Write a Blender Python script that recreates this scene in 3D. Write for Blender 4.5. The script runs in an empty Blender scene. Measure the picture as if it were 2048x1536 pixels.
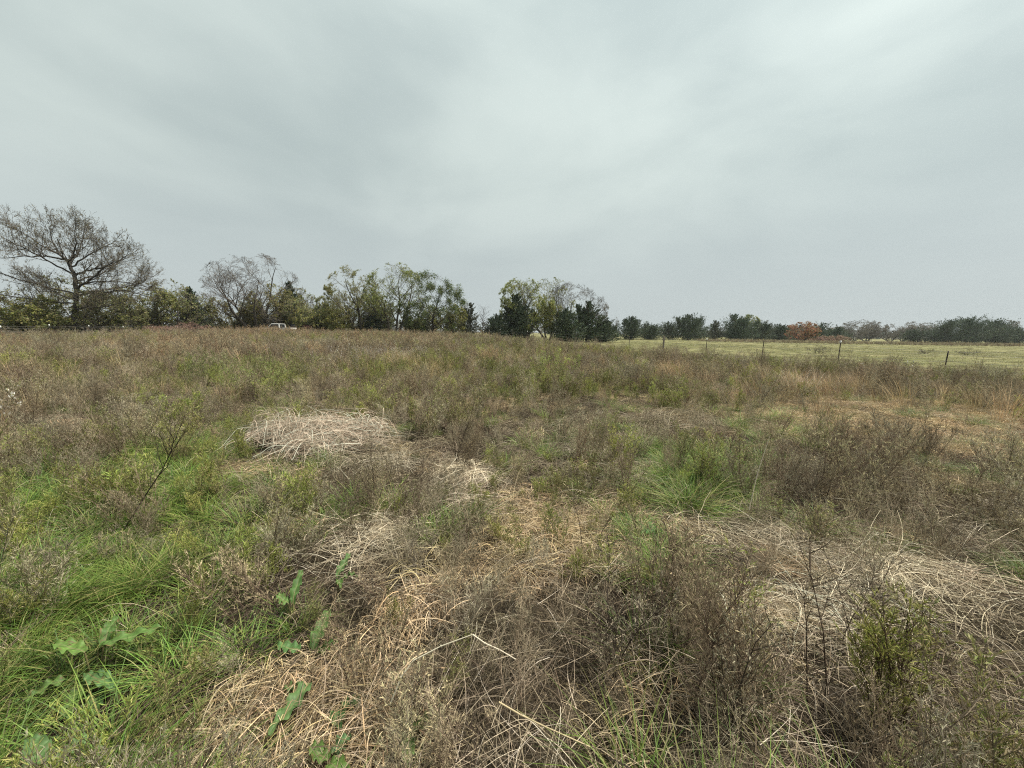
import bpy, math, random
import numpy as np
from mathutils import Matrix, Vector

# ------------------------------------------------------------------ camera, sky, sun, exposure
S = bpy.context.scene
CAM_H = 1.6
cam_data = bpy.data.cameras.new("camera")
cam = bpy.data.objects.new("camera", cam_data)
S.collection.objects.link(cam)
cam_data.sensor_width = 36.0
cam_data.lens = 13.52
cam_data.clip_start = 0.02
cam_data.clip_end = 6000.0
cam.matrix_world = (Matrix.Translation((0, 0, CAM_H))
                    @ Matrix.Rotation(math.pi / 2 - math.radians(7.7), 4, 'X')
                    @ Matrix.Rotation(math.radians(0.84), 4, 'Z'))
S.camera = cam

SUN_EL, SUN_AZ = math.radians(64), math.radians(78)     # azimuth clockwise from +Y
world = bpy.data.worlds.new("World")
S.world = world
world.use_nodes = True
wn, wl = world.node_tree.nodes, world.node_tree.links
wn.clear()


def N(nodes, kind, **kw):
    n = nodes.new(kind)
    for k, v in kw.items():
        setattr(n, k, v)
    return n


def math_node(nodes, links, op, a, b=None, clamp=False):
    m = nodes.new("ShaderNodeMath")
    m.operation = op
    m.use_clamp = clamp
    for i, v in enumerate((a, b)):
        if v is None:
            continue
        if isinstance(v, (int, float)):
            m.inputs[i].default_value = v
        else:
            links.new(v, m.inputs[i])
    return m.outputs[0]


w_out = N(wn, "ShaderNodeOutputWorld")
w_bg = N(wn, "ShaderNodeBackground")
w_bg.inputs[1].default_value = 0.05
sky = N(wn, "ShaderNodeTexSky", sky_type='NISHITA', sun_disc=False)
sky.sun_elevation = SUN_EL
sky.sun_rotation = SUN_AZ
sky.air_density, sky.dust_density, sky.ozone_density = 1.0, 4.0, 1.0
tc = N(wn, "ShaderNodeTexCoord")
sep = N(wn, "ShaderNodeSeparateXYZ")
wl.new(tc.outputs["Generated"], sep.inputs[0])
zc = math_node(wn, wl, 'MAXIMUM', sep.outputs[2], 0.0)
mapn = N(wn, "ShaderNodeMapping")
mapn.inputs["Location"].default_value = (9.472, 1.787, 18.692)
mapn.inputs["Rotation"].default_value = (0, math.radians(14), math.radians(38))
mapn.inputs["Scale"].default_value = (1.15, 1.15, 2.6)
wl.new(tc.outputs["Generated"], mapn.inputs[0])
n1 = N(wn, "ShaderNodeTexNoise")
n1.inputs["Scale"].default_value = 1.5
n1.inputs["Detail"].default_value = 5.0
n1.inputs["Roughness"].default_value = 0.48
n1.inputs["Distortion"].default_value = 0.3
wl.new(mapn.outputs[0], n1.inputs["Vector"])
ramp = N(wn, "ShaderNodeValToRGB")
ramp.color_ramp.interpolation = 'EASE'
ramp.color_ramp.elements[0].position = 0.30
ramp.color_ramp.elements[0].color = (2.38, 2.79, 2.77, 1)
ramp.color_ramp.elements[1].position = 0.68
ramp.color_ramp.elements[1].color = (3.44, 3.88, 3.72, 1)
wl.new(n1.outputs[0], ramp.inputs[0])
hz = N(wn, "ShaderNodeMapRange", interpolation_type='SMOOTHSTEP')
hz.inputs["From Min"].default_value = 0.0
hz.inputs["From Max"].default_value = 0.38
wl.new(zc, hz.inputs["Value"])
hmix = N(wn, "ShaderNodeMixRGB")
wl.new(hz.outputs[0], hmix.inputs[0])
hmix.inputs[1].default_value = (3.1, 3.45, 3.47, 1)
wl.new(ramp.outputs[0], hmix.inputs[2])
# an overcast sky grows brighter towards the zenith
grad = N(wn, "ShaderNodeMapRange")
grad.inputs["From Min"].default_value = 0.0
grad.inputs["From Max"].default_value = 1.0
grad.inputs["To Min"].default_value = 0.92
grad.inputs["To Max"].default_value = 1.2
wl.new(zc, grad.inputs["Value"])
dotn = N(wn, "ShaderNodeVectorMath", operation='DOT_PRODUCT')
nrm = N(wn, "ShaderNodeVectorMath", operation='NORMALIZE')
wl.new(tc.outputs["Generated"], nrm.inputs[0])
wl.new(nrm.outputs[0], dotn.inputs[0])
dotn.inputs[1].default_value = (math.sin(SUN_AZ) * math.cos(SUN_EL), math.cos(SUN_AZ) * math.cos(SUN_EL), math.sin(SUN_EL))
glow = math_node(wn, wl, 'POWER', math_node(wn, wl, 'MAXIMUM', dotn.outputs["Value"], 0.0), 3.0)
glow = math_node(wn, wl, 'ADD', math_node(wn, wl, 'MULTIPLY', glow, 0.42), 0.80)
gm2 = N(wn, "ShaderNodeVectorMath", operation='SCALE')
wl.new(glow, gm2.inputs["Scale"])
gm = N(wn, "ShaderNodeVectorMath", operation='SCALE')
wl.new(hmix.outputs[0], gm2.inputs[0])
wl.new(gm2.outputs[0], gm.inputs[0])
wl.new(grad.outputs[0], gm.inputs["Scale"])
wmix = N(wn, "ShaderNodeMixRGB")
wmix.inputs[0].default_value = 0.98
wl.new(sky.outputs[0], wmix.inputs[1])
wl.new(gm.outputs[0], wmix.inputs[2])
wl.new(wmix.outputs[0], w_bg.inputs[0])
wl.new(w_bg.outputs[0], w_out.inputs[0])

sun_data = bpy.data.lights.new("sun", 'SUN')
sun_data.energy = 1.5
sun_data.angle = math.radians(10)
sun_data.color = (1.0, 0.95, 0.86)
sun = bpy.data.objects.new("sun", sun_data)
S.collection.objects.link(sun)
sdir = Vector((math.sin(SUN_AZ) * math.cos(SUN_EL), math.cos(SUN_AZ) * math.cos(SUN_EL), math.sin(SUN_EL)))
sun.rotation_euler = sdir.to_track_quat('Z', 'Y').to_euler()

S.view_settings.view_transform = 'Standard'
S.view_settings.look = 'None'
S.view_settings.exposure = 2.2
S.view_settings.gamma = 1.0
S.render.engine = 'CYCLES'
S.cycles.max_bounces = 3
S.cycles.diffuse_bounces = 1
S.cycles.glossy_bounces = 1
S.cycles.transmission_bounces = 2
S.cycles.sample_clamp_direct = 1.0
S.cycles.sample_clamp_indirect = 0.4
S.cycles.use_denoising = False
S.cycles.denoiser = "OPENIMAGEDENOISE"
S.cycles.denoising_input_passes = "RGB_ALBEDO_NORMAL"
S.cycles.denoising_prefilter = "ACCURATE"
S.cycles.filter_width = 1.15
S.cycles.use_adaptive_sampling = True
S.cycles.adaptive_threshold = 0.012

# ------------------------------------------------------------------ helpers
COL = S.collection


def sm(t):
    t = np.clip(t, 0, 1)
    return t * t * (3 - 2 * t)


def terr(x, y):
    x = np.asarray(x, float)
    y = np.asarray(y, float)
    z = 0.45 * sm((y - 15) / 35) * sm((14 - x) / 14)
    near = 1 - sm((np.hypot(x, y) - 30) / 20)
    z = z + near * (0.045 * np.sin(x * .9 + 1) * np.sin(y * .8 + .5) + 0.02 * np.sin(2.1 * x + 1.3 * y))
    return z


def tz(x, y):
    return float(terr(x, y))


def vnoise(x, y, seed=0):
    x = np.asarray(x, float)
    y = np.asarray(y, float)
    xi = np.floor(x).astype(np.int64)
    yi = np.floor(y).astype(np.int64)
    fx = x - xi
    fy = y - yi
    fx = fx * fx * (3 - 2 * fx)
    fy = fy * fy * (3 - 2 * fy)

    def h(a, b):
        n = (a * 374761393 + b * 668265263 + seed * 974634777) & 0x7fffffff
        n = ((n ^ (n >> 13)) * 1274126177) & 0x7fffffff
        n = n ^ (n >> 16)
        return (n & 0xffff) / 65535.0
    return ((h(xi, yi) * (1 - fx) + h(xi + 1, yi) * fx) * (1 - fy)
            + (h(xi, yi + 1) * (1 - fx) + h(xi + 1, yi + 1) * fx) * fy)


def fbm(x, y, seed=0):
    return (vnoise(x, y, seed) * .55 + vnoise(x * 2.1, y * 2.1, seed + 1) * .3 + vnoise(x * 4.3, y * 4.3, seed + 2) * .15)


class Buf:
    """collects quads with one colour per vertex"""

    def __init__(self):
        self.V, self.Q, self.C, self.n = [], [], [], 0

    def add(self, V, Q, C):
        V = np.asarray(V, float).reshape(-1, 3)
        C = np.asarray(C, float)
        if C.ndim == 1:
            C = np.tile(C, (len(V), 1))
        self.V.append(V)
        self.Q.append(np.asarray(Q, np.int64).reshape(-1, 4) + self.n)
        self.C.append(C.reshape(-1, 3))
        self.n += len(V)

    def ribbons(self, P, W, col, side=None, rng=None):
        """P (n,k,3) centre lines, W (n,k) widths, col (n,3) or (n,k,3)"""
        n, k, _ = P.shape
        T = P[:, -1] - P[:, 0]
        if side is None:
            side = rng.normal(size=(n, 3))
        side = side - T * (np.sum(side * T, 1) / np.maximum(np.sum(T * T, 1), 1e-9))[:, None]
        side = side / np.maximum(np.linalg.norm(side, axis=1), 1e-9)[:, None]
        off = side[:, None, :] * (W[:, :, None] * .5)
        V = np.stack([P - off, P + off], 2)
        base = (np.arange(n)[:, None] * k + np.arange(k - 1)[None]) * 2
        Q = np.stack([base, base + 1, base + 3, base + 2], -1)
        col = np.asarray(col, float)
        if col.ndim == 1:
            col = np.tile(col, (n, 1))
        if col.ndim == 2:
            col = np.repeat(col[:, None, :], k, 1)
        C = np.repeat(col[:, :, None, :], 2, 2)
        self.add(V, Q, C)

    def tubes(self, p0, p1, r0, r1, col, sides=4):
        p0 = np.asarray(p0, float)
        p1 = np.asarray(p1, float)
        n = len(p0)
        d = p1 - p0
        d = d / np.maximum(np.linalg.norm(d, axis=1), 1e-9)[:, None]
        ref = np.where(np.abs(d[:, 2:3]) > .9, [[1., 0, 0]], [[0, 0, 1.]])
        a = np.cross(d, ref)
        a /= np.linalg.norm(a, axis=1)[:, None]
        b = np.cross(d, a)
        th = np.arange(sides) * 2 * math.pi / sides
        ring = a[:, None] * np.cos(th)[None, :, None] + b[:, None] * np.sin(th)[None, :, None]
        r0 = np.broadcast_to(np.asarray(r0, float), (n,))
        r1 = np.broadcast_to(np.asarray(r1, float), (n,))
        V = np.stack([p0[:, None] + ring * r0[:, None, None], p1[:, None] + ring * r1[:, None, None]], 1)
        i = np.arange(sides)
        j = (i + 1) % sides
        q = np.stack([i, j, j + sides, i + sides], -1)
        Q = q[None] + (np.arange(n) * 2 * sides)[:, None, None]
        col = np.asarray(col, float)
        if col.ndim == 2:
            col = np.repeat(np.repeat(col[:, None, None], 2, 1), sides, 2).reshape(-1, 3)
        self.add(V, Q, col)

    def twigs(self, p0, p1, r0, r1, col, rng, thick=.03):
        """branches as tubes, the finest twigs as flat slips"""
        big = np.asarray(r0) > thick
        if big.any():
            self.tubes(p0[big], p1[big], r0[big], r1[big], col[big], 3)
        f = ~big
        if f.any():
            self.ribbons(np.stack([p0[f], p1[f]], 1), 2.5 * np.stack([r0[f], r1[f]], 1), col[f], rng=rng)

    def polyline(self, P, r, col, sides=4):
        P = np.asarray(P, float)
        r = np.broadcast_to(np.asarray(r, float), (len(P),))
        self.tubes(P[:-1], P[1:], r[:-1], r[1:], col, sides)

    def box(self, c, s, col, rot=0.0):
        x, y, z = np.asarray(s, float) / 2
        V = np.array([[-x, -y, -z], [x, -y, -z], [x, y, -z], [-x, y, -z], [-x, -y, z], [x, -y, z], [x, y, z], [-x, y, z]])
        if rot:
            cr, sr = math.cos(rot), math.sin(rot)
            V = np.stack([V[:, 0] * cr - V[:, 1] * sr, V[:, 0] * sr + V[:, 1] * cr, V[:, 2]], 1)
        Q = [[0, 3, 2, 1], [4, 5, 6, 7], [0, 1, 5, 4], [1, 2, 6, 5], [2, 3, 7, 6], [3, 0, 4, 7]]
        self.add(V + np.asarray(c, float), Q, col)

    def mesh(self, name, mat, smooth=False):
        V = np.concatenate(self.V)
        Q = np.concatenate(self.Q)
        C = np.concatenate(self.C)
        me = bpy.data.meshes.new(name)
        me.vertices.add(len(V))
        me.vertices.foreach_set("co", V.astype(np.float32).ravel())
        me.loops.add(len(Q) * 4)
        me.loops.foreach_set("vertex_index", Q.astype(np.int32).ravel())
        me.polygons.add(len(Q))
        me.polygons.foreach_set("loop_start", (np.arange(len(Q)) * 4).astype(np.int32))
        if smooth:
            me.polygons.foreach_set("use_smooth", np.ones(len(Q), bool))
        at = me.color_attributes.new("Col", 'FLOAT_COLOR', 'POINT')
        at.data.foreach_set("color", np.concatenate([C, np.ones((len(C), 1))], 1).astype(np.float32).ravel())
        me.update(calc_edges=True)
        if mat:
            me.materials.append(mat)
        return me

    def obj(self, name, mat, parent=None, loc=None, smooth=False):
        o = bpy.data.objects.new(name, self.mesh(name, mat, smooth))
        COL.objects.link(o)
        if parent:
            o.parent = parent
        if loc is not None:
            o.location = loc
        return o


def tag(o, label=None, cat=None, group=None, kind=None):
    if label:
        o["label"] = label
    if cat:
        o["category"] = cat
    if group:
        o["group"] = group
    if kind:
        o["kind"] = kind
    return o


def empty(name, loc, rz=0.0):
    o = bpy.data.objects.new(name, None)
    o.empty_display_size = .2
    o.location = loc
    o.rotation_euler = (0, 0, rz)
    COL.objects.link(o)
    return o


# ------------------------------------------------------------------ materials
def plant_material(name, translucent, rough=.7, spec=.25, vary=.36, noise=0.0):
    m = bpy.data.materials.new(name)
    m.use_nodes = True
    nt = m.node_tree
    nt.nodes.clear()
    out = N(nt.nodes, "ShaderNodeOutputMaterial")
    at = N(nt.nodes, "ShaderNodeAttribute", attribute_name="Col")
    oi = N(nt.nodes, "ShaderNodeObjectInfo")
    mr = N(nt.nodes, "ShaderNodeMapRange")
    mr.inputs["To Min"].default_value = 1 - vary
    mr.inputs["To Max"].default_value = 1 + vary
    nt.links.new(oi.outputs["Random"], mr.inputs["Value"])
    hs = N(nt.nodes, "ShaderNodeHueSaturation")
    nt.links.new(at.outputs["Color"], hs.inputs["Color"])
    nt.links.new(mr.outputs[0], hs.inputs["Value"])
    fr = math_node(nt.nodes, nt.links, 'FRACT', math_node(nt.nodes, nt.links, 'MULTIPLY', oi.outputs["Random"], 7.13))
    nt.links.new(math_node(nt.nodes, nt.links, 'ADD', math_node(nt.nodes, nt.links, 'MULTIPLY', fr, .03), .485), hs.inputs["Hue"])
    col = hs.outputs[0]
    if noise:
        nz = N(nt.nodes, "ShaderNodeTexNoise")
        nz.inputs["Scale"].default_value = noise
        nz.inputs["Detail"].default_value = 3
        geo = N(nt.nodes, "ShaderNodeTexCoord")
        nt.links.new(geo.outputs["Object"], nz.inputs["Vector"])
        mx = N(nt.nodes, "ShaderNodeMixRGB", blend_type='MULTIPLY')
        mx.inputs[0].default_value = .6
        nt.links.new(col, mx.inputs[1])
        nt.links.new(math_node(nt.nodes, nt.links, 'ADD', math_node(nt.nodes, nt.links, 'MULTIPLY', nz.outputs[0], 1.2), .4), mx.inputs[2])
        col = mx.outputs[0]
    pb = N(nt.nodes, "ShaderNodeBsdfPrincipled")
    pb.inputs["Roughness"].default_value = rough
    pb.inputs["Specular IOR Level"].default_value = spec
    nt.links.new(col, pb.inputs["Base Color"])
    if translucent:
        tr = N(nt.nodes, "ShaderNodeBsdfTranslucent")
        nt.links.new(col, tr.inputs[0])
        ms = N(nt.nodes, "ShaderNodeMixShader")
        ms.inputs[0].default_value = translucent
        nt.links.new(pb.outputs[0], ms.inputs[1])
        nt.links.new(tr.outputs[0], ms.inputs[2])
        nt.links.new(ms.outputs[0], out.inputs[0])
    else:
        nt.links.new(pb.outputs[0], out.inputs[0])
    return m


M_FRESH = plant_material("fresh_leaf", .25, .55, .3)
M_DOCK = plant_material("broad_leaf", .15, .55, .2, .12, 28.0)
M_DRY = plant_material("dry_stem", .16, .8, .15)
M_BARK = plant_material("bark", 0, .9, .1, .15)
M_TREELEAF = plant_material("tree_leaf", .42, .6, .2, .12)
M_CEDAR = plant_material("cedar_foliage", .1, .7, .2, .15)


def flat_material(name, col, rough=.5, metal=0.0, spec=.4, noise=None):
    m = bpy.data.materials.new(name)
    m.use_nodes = True
    nt = m.node_tree
    pb = nt.nodes["Principled BSDF"]
    pb.inputs["Roughness"].default_value = rough
    pb.inputs["Metallic"].default_value = metal
    pb.inputs["Specular IOR Level"].default_value = spec
    nz = N(nt.nodes, "ShaderNodeTexNoise")
    nz.inputs["Scale"].default_value = noise or 9
    nz.inputs["Detail"].default_value = 5
    t = N(nt.nodes, "ShaderNodeTexCoord")
    nt.links.new(t.outputs["Object"], nz.inputs["Vector"])
    r = N(nt.nodes, "ShaderNodeValToRGB")
    r.color_ramp.elements[0].position = .3
    r.color_ramp.elements[1].position = .7
    r.color_ramp.elements[0].color = tuple(c * .7 for c in col) + (1,)
    r.color_ramp.elements[1].color = tuple(min(1, c * 1.1) for c in col) + (1,)
    nt.links.new(nz.outputs[0], r.inputs[0])
    nt.links.new(r.outputs[0], pb.inputs["Base Color"])
    return m


M_WHITE = flat_material("white_paint", (.74, .73, .69), .5)
M_GLASS = flat_material("dark_glass", (.02, .025, .028), .08, 0, .6)
M_RUBBER = flat_material("tyre_rubber", (.02, .02, .02), .85)
M_STEEL = flat_material("dark_steel", (.04, .027, .021), .8, 0)
M_GALV = flat_material("galvanised_wire", (.28, .27, .25), .5, .6)
M_WOOD = flat_material("weathered_wood", (.26, .22, .17), .9, 0, .1, 14)
M_TARP = flat_material("dark_grey_metal", (.07, .07, .085), .6)
M_RED = flat_material("faded_red_paint", (.12, .045, .042), .7)


def ground_material(name, cols, scale, stretch=(1, 1, 1), bump=.6):
    m = bpy.data.materials.new(name)
    m.use_nodes = True
    nt = m.node_tree
    pb = nt.nodes["Principled BSDF"]
    pb.inputs["Roughness"].default_value = .95
    pb.inputs["Specular IOR Level"].default_value = .1
    t = N(nt.nodes, "ShaderNodeTexCoord")
    mp = N(nt.nodes, "ShaderNodeMapping")
    mp.inputs["Scale"].default_value = stretch
    nt.links.new(t.outputs["Object"], mp.inputs[0])
    a = N(nt.nodes, "ShaderNodeTexNoise")
    a.inputs["Scale"].default_value = scale
    a.inputs["Detail"].default_value = 9
    a.inputs["Roughness"].default_value = .68
    nt.links.new(mp.outputs[0], a.inputs["Vector"])
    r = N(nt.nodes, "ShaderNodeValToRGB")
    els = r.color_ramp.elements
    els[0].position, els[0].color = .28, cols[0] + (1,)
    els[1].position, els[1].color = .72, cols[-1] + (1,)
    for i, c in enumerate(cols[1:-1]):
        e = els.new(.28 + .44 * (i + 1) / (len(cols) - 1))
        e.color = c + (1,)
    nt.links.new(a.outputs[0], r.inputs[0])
    nt.links.new(r.outputs[0], pb.inputs["Base Color"])
    f = N(nt.nodes, "ShaderNodeTexNoise")
    f.inputs["Scale"].default_value = 45
    f.inputs["Detail"].default_value = 6
    nt.links.new(t.outputs["Object"], f.inputs["Vector"])
    b = N(nt.nodes, "ShaderNodeBump")
    b.inputs["Strength"].default_value = bump
    b.inputs["Distance"].default_value = .03
    nt.links.new(f.outputs[0], b.inputs["Height"])
    nt.links.new(b.outputs[0], pb.inputs["Normal"])
    return m


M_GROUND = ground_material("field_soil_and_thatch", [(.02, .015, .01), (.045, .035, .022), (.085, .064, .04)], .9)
M_PASTURE = ground_material("mown_pasture", [(.118, .125, .045), (.172, .163, .072), (.255, .218, .12)], .16, (.35, 1.6, 1))

# ------------------------------------------------------------------ the setting: ground and pasture
g = np.concatenate([-np.geomspace(2400, 8, 46), np.linspace(-7.5, 7.5, 50), np.geomspace(8, 2400, 46)])
gy = np.concatenate([-np.geomspace(600, 2, 10), np.linspace(-1, 15, 60), np.geomspace(15.6, 2600, 60)])
X, Y = np.meshgrid(g, gy, indexing='ij')
Z = terr(X, Y)
b = Buf()
nx, ny = X.shape
idx = np.arange(nx * ny).reshape(nx, ny)
Q = np.stack([idx[:-1, :-1], idx[1:, :-1], idx[1:, 1:], idx[:-1, 1:]], -1)
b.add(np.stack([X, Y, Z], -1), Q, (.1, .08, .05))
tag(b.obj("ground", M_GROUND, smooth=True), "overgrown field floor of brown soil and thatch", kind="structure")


def fence_x(y):
    return 26 - .5 * y


# pasture beyond the wire fence
sx = np.concatenate([np.linspace(0, 30, 40), np.geomspace(31, 900, 40)])
sy = np.concatenate([np.linspace(-10, 60, 60), np.geomspace(61, 900, 30)])
A, B = np.meshgrid(sx, sy, indexing='ij')
PX = np.maximum(fence_x(B), -30 + 0 * B) + .5 + A
b = Buf()
nx, ny = PX.shape
idx = np.arange(nx * ny).reshape(nx, ny)
Q = np.stack([idx[:-1, :-1], idx[1:, :-1], idx[1:, 1:], idx[:-1, 1:]], -1)
b.add(np.stack([PX, B, terr(PX, B) + .03], -1), Q, (.2, .2, .08))
tag(b.obj("pasture", M_PASTURE, smooth=True), "short yellow green mown pasture beyond the wire fence", kind="structure")

# ------------------------------------------------------------------ plant prototypes for the ground cover
PAL_GRASS = [(.056, .1, .02), (.074, .125, .024), (.04, .076, .018), (.1, .135, .034), (.15, .145, .06)]
PAL_STRAW = [(.45, .35, .205), (.37, .28, .16), (.53, .43, .28), (.27, .195, .115), (.42, .34, .225), (.36, .295, .21)]
PAL_DULL = [(.27, .225, .155), (.19, .155, .11), (.36, .31, .225), (.13, .1, .072), (.3, .25, .185)]
PAL_PALE = [(.52, .45, .35), (.42, .35, .27), (.6, .54, .45), (.3, .24, .18), (.48, .4, .32)]
PAL_DEAD = [(.19, .16, .115), (.23, .195, .14), (.14, .115, .085), (.28, .235, .165), (.19, .18, .125)]
PAL_GREY = [(.19, .175, .14), (.23, .215, .175), (.14, .125, .1), (.27, .245, .2), (.2, .19, .145)]
PAL_OLIVE = [(.113, .138, .048), (.14, .155, .057), (.085, .11, .038), (.18, .175, .077), (.19, .163, .095)]
PAL_LIME = [(.165, .195, .05), (.2, .215, .065), (.125, .16, .04), (.24, .23, .09)]
PAL_RUSSET = [(.21, .145, .1), (.17, .12, .085), (.27, .2, .135), (.15, .12, .085), (.29, .23, .165)]
PAL_TAN = [(.36, .27, .15), (.42, .33, .2), (.29, .21, .115), (.24, .18, .11)]


BRIGHT = 1.55
for _p in (PAL_GRASS, PAL_DEAD, PAL_GREY, PAL_OLIVE, PAL_LIME, PAL_RUSSET):
    _p[:] = [(c[0] * BRIGHT * 1.17, c[1] * BRIGHT * 1.13, c[2] * BRIGHT * .95) for c in _p]
for _p in (PAL_STRAW, PAL_DULL, PAL_PALE, PAL_TAN):
    _p[:] = [(c[0] * 1.22, c[1] * 1.19, c[2] * 1.12) for c in _p]


def pick(rng, pal, n, jit=.15):
    c = np.array(pal)[rng.integers(0, len(pal), n)]
    return c * rng.uniform(1 - jit, 1 + jit, (n, 1))


def tuft(rng, n, rad, h, width, lean, curl, pal, flop=0.0):
    """standing or flopping blades"""
    b = Buf()
    a = rng.uniform(0, 2 * math.pi, n)
    r = rad * np.sqrt(rng.uniform(0, 1, n))
    base = np.stack([r * np.cos(a), r * np.sin(a), np.zeros(n)], 1)
    az = a + rng.normal(0, .9, n)
    hd = np.stack([np.cos(az), np.sin(az), np.zeros(n)], 1)
    hh = h * rng.uniform(.45, 1.15, n)
    ln = lean * rng.uniform(.2, 1.3, n)
    cu = curl * rng.uniform(.2, 1.5, n)
    k = 5
    t = np.linspace(0, 1, k)[None, :, None]
    up = np.array([0, 0, 1.])[None, None]
    fall = (flop * rng.uniform(0, 1, n))[:, None, None]
    P = base[:, None] + hd[:, None] * (ln[:, None, None] * t + cu[:, None, None] * t ** 2.2) * hh[:, None, None] \
        + up * hh[:, None, None] * (t - (.35 * cu[:, None, None] + fall) * t ** 2.4)
    P[:, :, 2] = np.maximum(P[:, :, 2], .004)
    W = width * rng.uniform(.6, 1.3, (n, 1)) * np.array([1, .95, .8, .5, .12])[None]
    c = pick(rng, pal, n)
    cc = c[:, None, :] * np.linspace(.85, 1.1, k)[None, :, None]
    side = np.stack([-np.sin(az), np.cos(az), rng.normal(0, .3, n)], 1)
    b.ribbons(P, W, cc, side)
    return b


def lodged(rng, n, rad, L, width, height, pal, spread=.8, arch=.05):
    """stalks lying every way with a main flow"""
    b = Buf()
    k = 6 if L < .6 else 11
    a = rng.uniform(0, 2 * math.pi, n)
    r = rad * np.sqrt(rng.uniform(0, 1, n))
    az = rng.normal(0, spread, n) + (rng.random(n) < .2) * rng.uniform(0, 6.3, n)
    bend = rng.normal(0, .4, n)
    Ln = L * rng.uniform(.4, 1.15, n)
    s = np.linspace(-.5, .5, k)[None]
    ang = az[:, None] + bend[:, None] * s
    ds = Ln[:, None] / (k - 1)
    x = np.cumsum(np.cos(ang), 1) * ds
    y = np.cumsum(np.sin(ang), 1) * ds
    x = x - x.mean(1, keepdims=True) + (r * np.cos(a))[:, None]
    y = y - y.mean(1, keepdims=True) + (r * np.sin(a))[:, None]
    tt = np.linspace(0, 1, k)[None]
    z0 = height * rng.uniform(0, 1, n) ** 1.4
    z = z0[:, None] + arch * rng.uniform(0, 1.6, n)[:, None] * 4 * tt * (1 - tt) + rng.normal(0, .25, n)[:, None] * (tt - .5) * min(L, .4) * .5
    z = np.maximum(z, .004)
    P = np.stack([x, y, z], -1)
    W = width * rng.uniform(.5, 1.35, (n, 1)) * np.linspace(1, .45, k)[None]
    b.ribbons(P, W, pick(rng, pal, n, .25), rng=rng)
    return b


def weed_into(b, rng, base, h, nbr, blen, leafn, leafl, leafw, stemc, pal, lean=.15, stem_r=.0028, up=.75, sub=3, droop=0.0, along=1.6, jit=.12):
    k = 7
    az = rng.uniform(0, 6.28)
    ld = np.array([math.cos(az), math.sin(az), 0])
    t = np.linspace(0, 1, k)
    St = np.asarray(base)[None] + np.outer(t ** 1.5, ld) * lean * h + np.outer(t, [0, 0, h]) + np.cumsum(rng.normal(0, .012 * h, (k, 3)), 0) * np.array([1, 1, .2])
    b.polyline(St, stem_r * np.linspace(1.1, .35, k), stemc, 3)
    tb = np.sort(rng.uniform(.14, .99, nbr))
    P0 = np.stack([np.interp(tb, t, St[:, i]) for i in range(3)], 1)
    ba = np.arange(nbr) * 2.4 + rng.normal(0, .4, nbr)
    el = rng.uniform(up - .3, up + .3, nbr)
    D = np.stack([np.cos(ba) * np.cos(el), np.sin(ba) * np.cos(el), np.sin(el)], 1)
    L = blen * h * (.35 + .9 * np.sin(math.pi * np.clip(tb * .85 + .12, 0, 1))) * rng.uniform(.5, 1.2, nbr)
    kk = 4
    s = np.linspace(0, 1, kk)[None, :, None]
    upv = np.array([0, 0, 1.])[None, None]
    curl = (rng.uniform(.05, .5, nbr) - droop)[:, None, None]
    BP = P0[:, None] + D[:, None] * s * L[:, None, None] + upv * curl * (s ** 2) * L[:, None, None]
    b.ribbons(BP, np.broadcast_to(stem_r * np.array([1.0, .85, .65, .4]), (nbr, kk)).copy(), np.asarray(stemc) * rng.uniform(.8, 1.5, (nbr, 1)), rng=rng)
    allP = [BP]
    if sub:
        m = nbr * sub
        bi = np.repeat(np.arange(nbr), sub)
        st = rng.uniform(.2, .95, m)
        f = st * (kk - 1)
        i0 = np.minimum(f.astype(int), kk - 2)
        fr = (f - i0)[:, None]
        S0 = BP[bi, i0] * (1 - fr) + BP[bi, i0 + 1] * fr
        sd = D[bi] + rng.normal(0, .55, (m, 3)) + [0, 0, .25 - droop]
        sd /= np.linalg.norm(sd, axis=1)[:, None]
        sl = L[bi] * rng.uniform(.2, .5, m)
        SP = S0[:, None] + sd[:, None] * s * sl[:, None, None]
        b.ribbons(SP, np.broadcast_to(stem_r * np.array([.7, .6, .45, .25]), (m, kk)).copy(), np.asarray(stemc) * rng.uniform(.9, 1.6, (m, 1)), rng=rng)
        allP.append(SP)
    AP = np.concatenate(allP)
    nl = int(leafn * nbr)
    bi = rng.integers(0, len(AP), nl)
    f = rng.uniform(.15, 1, nl) * (kk - 1)
    i0 = np.minimum(f.astype(int), kk - 2)
    fr = (f - i0)[:, None]
    L0 = AP[bi, i0] * (1 - fr) + AP[bi, i0 + 1] * fr
    bd = AP[bi, -1] - AP[bi, 0]
    bd /= np.maximum(np.linalg.norm(bd, axis=1), 1e-6)[:, None]
    d = bd * along + rng.normal(0, .5, (nl, 3)) + [0, 0, .2 - droop]
    d /= np.linalg.norm(d, axis=1)[:, None]
    ll = leafl * rng.uniform(.4, 1.25, nl)
    s3 = np.linspace(0, 1, 3)[None, :, None]
    LP = L0[:, None] + d[:, None] * s3 * ll[:, None, None] + rng.normal(0, .25, (nl, 1, 3)) * (s3 ** 2) * ll[:, None, None]
    b.ribbons(LP, leafw * rng.uniform(.6, 1.3, (nl, 1)) * np.array([.5, 1., .15])[None], pick(rng, pal, nl, jit) * rng.uniform(.85, 1.15), rng=rng)


def weed_clump(rng, nst, rad, h, **kw):
    b = Buf()
    for i in range(nst):
        a = rng.uniform(0, 6.28)
        r = rad * math.sqrt(rng.random())
        weed_into(b, rng, (r * math.cos(a), r * math.sin(a), 0), h * rng.uniform(.6, 1.1), **kw)
    return b


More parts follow.
